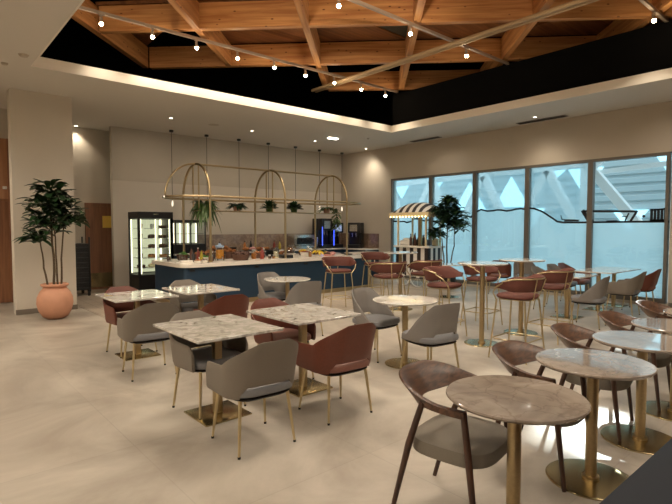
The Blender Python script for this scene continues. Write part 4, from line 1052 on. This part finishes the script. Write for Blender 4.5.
place('grey_side', 4.31, 4.20, F_+R(4), 'grey chair left of the mid-room round table, facing the viewer', 'chair', SG)
place('grey_side', 4.13, 3.24, R(-8), 'taupe chair right of the mid-room round table, back to the viewer', 'chair', SG)
place('grey_side', 4.60, 6.82, F_+R(2), 'grey chair with its back to the navy counter', 'chair', SG)
place('grey_side', 4.35, 5.75, R(-12), 'grey chair in front of the round table by the navy counter', 'chair', SG)
place('grey_side', 8.17, 3.27, R(10), 'taupe chair with its back to the viewer before the glazed wall', 'chair', WG)
place('taupe_arm', 9.66, 3.27, R(4), 'grey armchair silhouetted against the glass, left of the rust one', 'armchair', WG)
place('rust_arm', 10.5, 3.28, R(2), 'rust armchair nearest the right end of the glass', 'armchair', WG)
place('rust_arm', 10.72, 4.55, F_, 'rust armchair behind the joined tables, close to the glass', 'armchair', WG)
place('grey_side', 10.1, 4.55, F_, 'grey chair behind the joined square tables by the glass', 'chair', WG)
place('taupe_arm', 9.3, 4.42, F_, 'grey armchair behind the half-hidden square table', 'armchair', WG)
place('rust_arm', 10.7, 6.35, R(-60), 'rust armchair by the glass behind the nearest bar table', 'armchair', WG)
place('grey_side', 10.85, 5.75, R(-75), 'grey chair by the glass right of the rust armchair', 'chair', WG)

# ================================================================== WOODEN CHAIRS
def wood_chair():
    e = empty('wooden_chair', (0, 0, 0))
    # bentwood back: U band, tall behind, thinning to the arm ends
    b = nb(); N = 48; rows = []
    for i in range(N+1):
        t = -1+2*i/N; s = 1 if t >= 0 else -1; a = abs(t)
        an = PI/2*(a/.74) if a < .74 else PI/2
        x = .285*math.sin(min(an, PI/2)); y = -.02-.27*math.cos(min(an, PI/2)) if a < .74 else -.02+.15*(a-.74)/.26
        x = s*(x if a < .74 else .285-.02*(a-.74)/.26)
        k = 1-sm(.15, .8, a)
        zc = .660-.014*sm(.6, 1, a)+.030*k; hh = .016+.050*k; lean = .055*k
        n = Vector((x, y+.02, 0)); n = n.normalized() if a < .74 else Vector((s, 0, 0))
        th = .013+.007*sm(.5, 1, a)
        r = []
        for j, (u, v) in enumerate(((1, -1), (1, 0), (1, 1), (0, 1.12), (-1, 1), (-1, 0), (-1, -1), (0, -1.12))):
            r.append(b.verts.new((x+n.x*(th*u+lean*v), y+n.y*(th*u+lean*v), zc+hh*v)))
        rows.append(r)
    for A, B in zip(rows, rows[1:]):
        for k in range(8): b.faces.new((A[k], A[(k+1) % 8], B[(k+1) % 8], B[k]))
    b.faces.new(rows[0][::-1]); b.faces.new(rows[-1])
    fin('backrest', b, 'walnut', e, smooth=50)
    for sx in (-1, 1):
        b = nb(); tube(b, [(sx*.265, .122, .66), (sx*.268, .15, .45), (sx*.272, .205, .0)], [.017, .019, .0125], 12); fin('leg', b, 'walnut_leg', e)
        b = nb(); tube(b, [(sx*.278, -.10, .668), (sx*.258, -.19, .42), (sx*.25, -.30, .0)], [.016, .019, .0125], 12); fin('leg', b, 'walnut_leg', e)
    fin('seat', cushion(.25, .235, .355, .45, 3.4, -.005, .02), 'pad', e)
    return e
protos['wood'] = wood_chair()
WC = 'walnut armchairs with grey seats'
place('wood', 2.30, 1.57, F_+R(10), 'walnut chair with grey seat at the nearest round table', 'chair', WC)
place('wood', 3.17, 1.51, F_+R(6), 'walnut chair behind the nearest round table, left of the blue reflection', 'chair', WC)
place('wood', 4.13, 1.56, F_+R(10), 'walnut chair behind the second round table', 'chair', WC)
place('wood', 5.06, 1.55, F_+R(6), 'walnut chair behind the third round table', 'chair', WC)
place('wood', 6.12, 1.57, F_+R(6), 'farthest walnut chair at the right edge of the view', 'chair', WC)

# ================================================================== BAR STOOLS
def stool():
    e = empty('bar_stool', (0, 0, 0))
    fin('seat', cushion(.23, .22, .728, .775, 3.2, 0, .012), 'stool_rust', e)
    fin('seat_frame', cushion(.215, .205, .712, .728, 3.2, 0, 0), 'brass_leg', e)
    def U(t, r=.28, yb=-.25):
        s = 1 if t >= 0 else -1; a = abs(t)
        if a < .7:
            an = PI/2*a/.7; return Vector((s*r*math.sin(an), yb+.225*(1-math.cos(an)), 0)), Vector((s*math.sin(an), -math.cos(an), 0))
        return Vector((s*r, yb+.225+.16*(a-.7)/.3, 0)), Vector((s, 0, 0))
    b = nb(); N = 40; rows = []
    for i in range(N+1):
        t = -1+2*i/N; p, n = U(t); a = abs(t)
        zt = .995-.08*sm(.55, 1, a); zb = .83+.03*sm(.6, 1, a)
        r = []
        for (u, v) in ((1, .0), (1.15, .5), (1, 1), (0, 1.05), (-1, 1), (-1.2, .5), (-1, 0), (0, -.05)):
            z = zb+(zt-zb)*v; ln = .03*(v-.3)
            r.append(b.verts.new((p.x+n.x*(.016*u+ln), p.y+n.y*(.016*u+ln), z)))
        rows.append(r)
    for A, B in zip(rows, rows[1:]):
        for k in range(8): b.faces.new((A[k], A[(k+1) % 8], B[(k+1) % 8], B[k]))
    b.faces.new(rows[0][::-1]); b.faces.new(rows[-1]); fin('backrest', b, 'stool_rust', e, smooth=60)
    # gold rail outside the backrest, running down to the front legs
    pts = []
    for sgn in (-1, 1):
        seg = []
    P = [Vector((-.19, .18, .71)), Vector((-.262, .185, .80)), Vector((-.298, .13, .87)), Vector((-.316, .04, .925))]
    mid = []
    for i in range(25):
        t = -.82+1.64*i/24; p, n = U(t); mid.append(Vector((p.x+n.x*.036, p.y+n.y*.036, 0.978-.04*sm(.5, .9, abs(t)))))
    Q = [Vector((-v.x, v.y, v.z)) for v in P[::-1]]
    b = nb(); tube(b, P+mid+Q, .009, 8); fin('arm_rail', b, 'brass_leg', e)
    for sx in (-1, 1):
        b = nb(); tube(b, [(sx*.12, -.285, .97), (sx*.06, -.215, .715)], .007, 8); fin('back_strut', b, 'brass_leg', e)
        for sy in (-1, 1):
            b = nb(); tube(b, [(sx*.19, sy*.175, .715), (sx*.25, sy*.235, 0)], [.011, .009], 10); fin('leg', b, 'brass_leg', e)
    b = nb(); ring = rrect(-.235, .235, -.222, .222, .07, 6); tube(b, [(x, y, .24) for x, y in ring], .008, 8, True); fin('footrest', b, 'brass_leg', e)
    return e
protos['stool'] = stool()
ST = 'rust bar stools with brass frames'
place('stool', 6.2, 7.05, F_-R(20), 'rust bar stool in front of the navy counter', 'bar stool', ST)
place('stool', 8.0, 7.85, F_-R(25), 'rust bar stool beside the gold post of the end table', 'bar stool', ST)
place('stool', 6.15, 5.72, R(-15), 'rust bar stool left of the table before the cart, back to the viewer', 'bar stool', ST)
place('stool', 6.98, 5.6, R(-8), 'rust bar stool right of the table before the cart, back to the viewer', 'bar stool', ST)
place('stool', 5.8, 4.3, F_+R(8), 'rust bar stool left of the nearest bar table, facing the viewer', 'bar stool', ST)
place('stool', 6.95, 4.42, F_+R(5), 'rust bar stool behind the nearest bar table column', 'bar stool', ST)
place('stool', 5.56, 3.04, R(3), 'nearest rust bar stool, back to the viewer, behind the walnut chairs', 'bar stool', ST)
place('stool', 6.78, 3.22, R(0), 'rust bar stool before the second bar table, back to the viewer', 'bar stool', ST)

# ---- dark ledge at the lower right
e = empty('bar_ledge', (1.9, .27, 0)); tag(e, 'dark slate-topped ledge at the bottom right corner', 'ledge')
b = nb(); box(b, -1.1, 1.6, -.35, .2, .87, .9, bev=.004); fin('ledge_top', b, 'slate', e)
b = nb(); box(b, -1.05, 1.55, -.32, .16, 0, .87); fin('ledge_panel', b, 'walnut_leg', e, smooth=0)

# ================================================================== LIGHT
def area(loc, rot, sx, sy, power, col, name='ceiling_light'):
    d = bpy.data.lights.new(name, 'AREA'); d.shape = 'RECTANGLE'; d.size = sx; d.size_y = sy; d.energy = power; d.color = col
    o = bpy.data.objects.new(name, d); C.objects.link(o); o.location = loc; o.rotation_euler = rot; return o
# track spots
aims = {0: (3.0, 7.5, 0), 1: (3.6, 8.5, 0), 2: (4.2, 9.5, .9), 3: (5.0, 9.6, .9), 4: (5.8, 9.6, .9), 5: (6.6, 9.6, .9), 6: (7.4, 9.5, .9), 7: (8.3, 7.5, 0), 8: (9.0, 7.5, 0), 9: (6.4, 4.6, 0), 10: (8.2, 4.8, 0), 11: (9.0, 3.4, 0), 12: (1.6, 7.6, 0), 13: (2.6, 5.0, 0), 14: (4.4, 4.4, 0), 15: (.6, 4.4, 0), 16: (3.4, 2.2, 0), 17: (6.2, 3.2, 0), 18: (.4, 1.6, 0), 19: (2.4, 2.4, 0), 20: (5.2, 1.2, 0)}
for i, (x, y) in enumerate(hx):
    spot_light((x, y-.012, 4.765), aims[i], 60, 95, WARM, .8, .04)
for i in range(0, len(hx)):
    point_light((hx[i][0], hx[i][1]-.012, 4.75), 2.2, WARM2, .03)
for x, y, l in DL: spot_light((x, y, ZC-.03), (x, y, 0), 24, 110, WARM, .8, .05)
# timber brightened by added upward spots that have no fixture
for (a, c, p) in (((3.2, 5.0, 4.75), (4.6, 7.4, 5.3), 75), ((4.8, 3.9, 4.75), (6.1, 6.2, 5.3), 75), ((1.2, 7.4, 4.75), (3.4, 9.2, 5.5), 28), ((6.6, 2.8, 4.75), (7.8, 5.0, 5.3), 14)):
    spot_light(a, c, p, 85, WARM2, .9, .06)
# added unseen fill spots: broad ones near the tracks, more under the left ceiling
for x, p in ((1.2, 175), (4.0, 112), (6.8, 46)):
    for y in (5.58, 2.72, -.2): spot_light((x, y-.1, 4.85), (x, y-.1, 0), p, 160, (1, .88, .73), .5, .25)
for x in (-4., -1.2):
    for y in (-2, 2, 6, 9.5): spot_light((x, y, ZC-.05), (x, y, 0), 150, 165, (1, .88, .72), .5, .15)
for x in (4.6, 6.7, 8.9, 10.8): spot_light((x, 11.0, ZC-.04), (x, 12.4, 1.0), 34, 150, (1, .88, .73), 1., .1)
for y in (8.2, 5.5, 2.8, .5): spot_light((10.4, y, ZC-.04), (10.6, y, 0), 11, 150, (1, .88, .73), .7, .08)
# sun through the hall
sd = bpy.data.lights.new('sun', 'SUN'); sd.energy = 9; sd.color = (1, .95, .86); sd.angle = R(.6)
so = bpy.data.objects.new('sun', sd); C.objects.link(so)
so.rotation_euler = Vector((-1, -.26, -.37)).to_track_quat('-Z', 'Y').to_euler()
w_ = bpy.data.worlds.new('world'); bpy.context.scene.world = w_; w_.use_nodes = True
bg = w_.node_tree.nodes['Background']; bg.inputs[0].default_value = srgb((208, 224, 228)); bg.inputs[1].default_value = 1.65

# ================================================================== CAMERA
cd = bpy.data.cameras.new('camera'); cd.sensor_width = 36; cd.lens = 26.4956; cd.clip_end = 200
co = bpy.data.objects.new('camera', cd); C.objects.link(co); co.location = (0, 0, 1.58); co.rotation_euler = (R(90-2.894), 0, R(48.966-90))
sc = bpy.context.scene; sc.camera = co
sc.view_settings.view_transform = 'Standard'; sc.view_settings.look = 'None'; sc.view_settings.exposure = 0.7; sc.view_settings.gamma = 1; sc.view_settings.use_curve_mapping = False
sc.cycles.use_denoising = True; sc.cycles.max_bounces = 8; sc.cycles.sample_clamp_indirect = 6; sc.cycles.caustics_reflective = False; sc.cycles.caustics_refractive = False
sc.cycles.transparent_max_bounces = 12
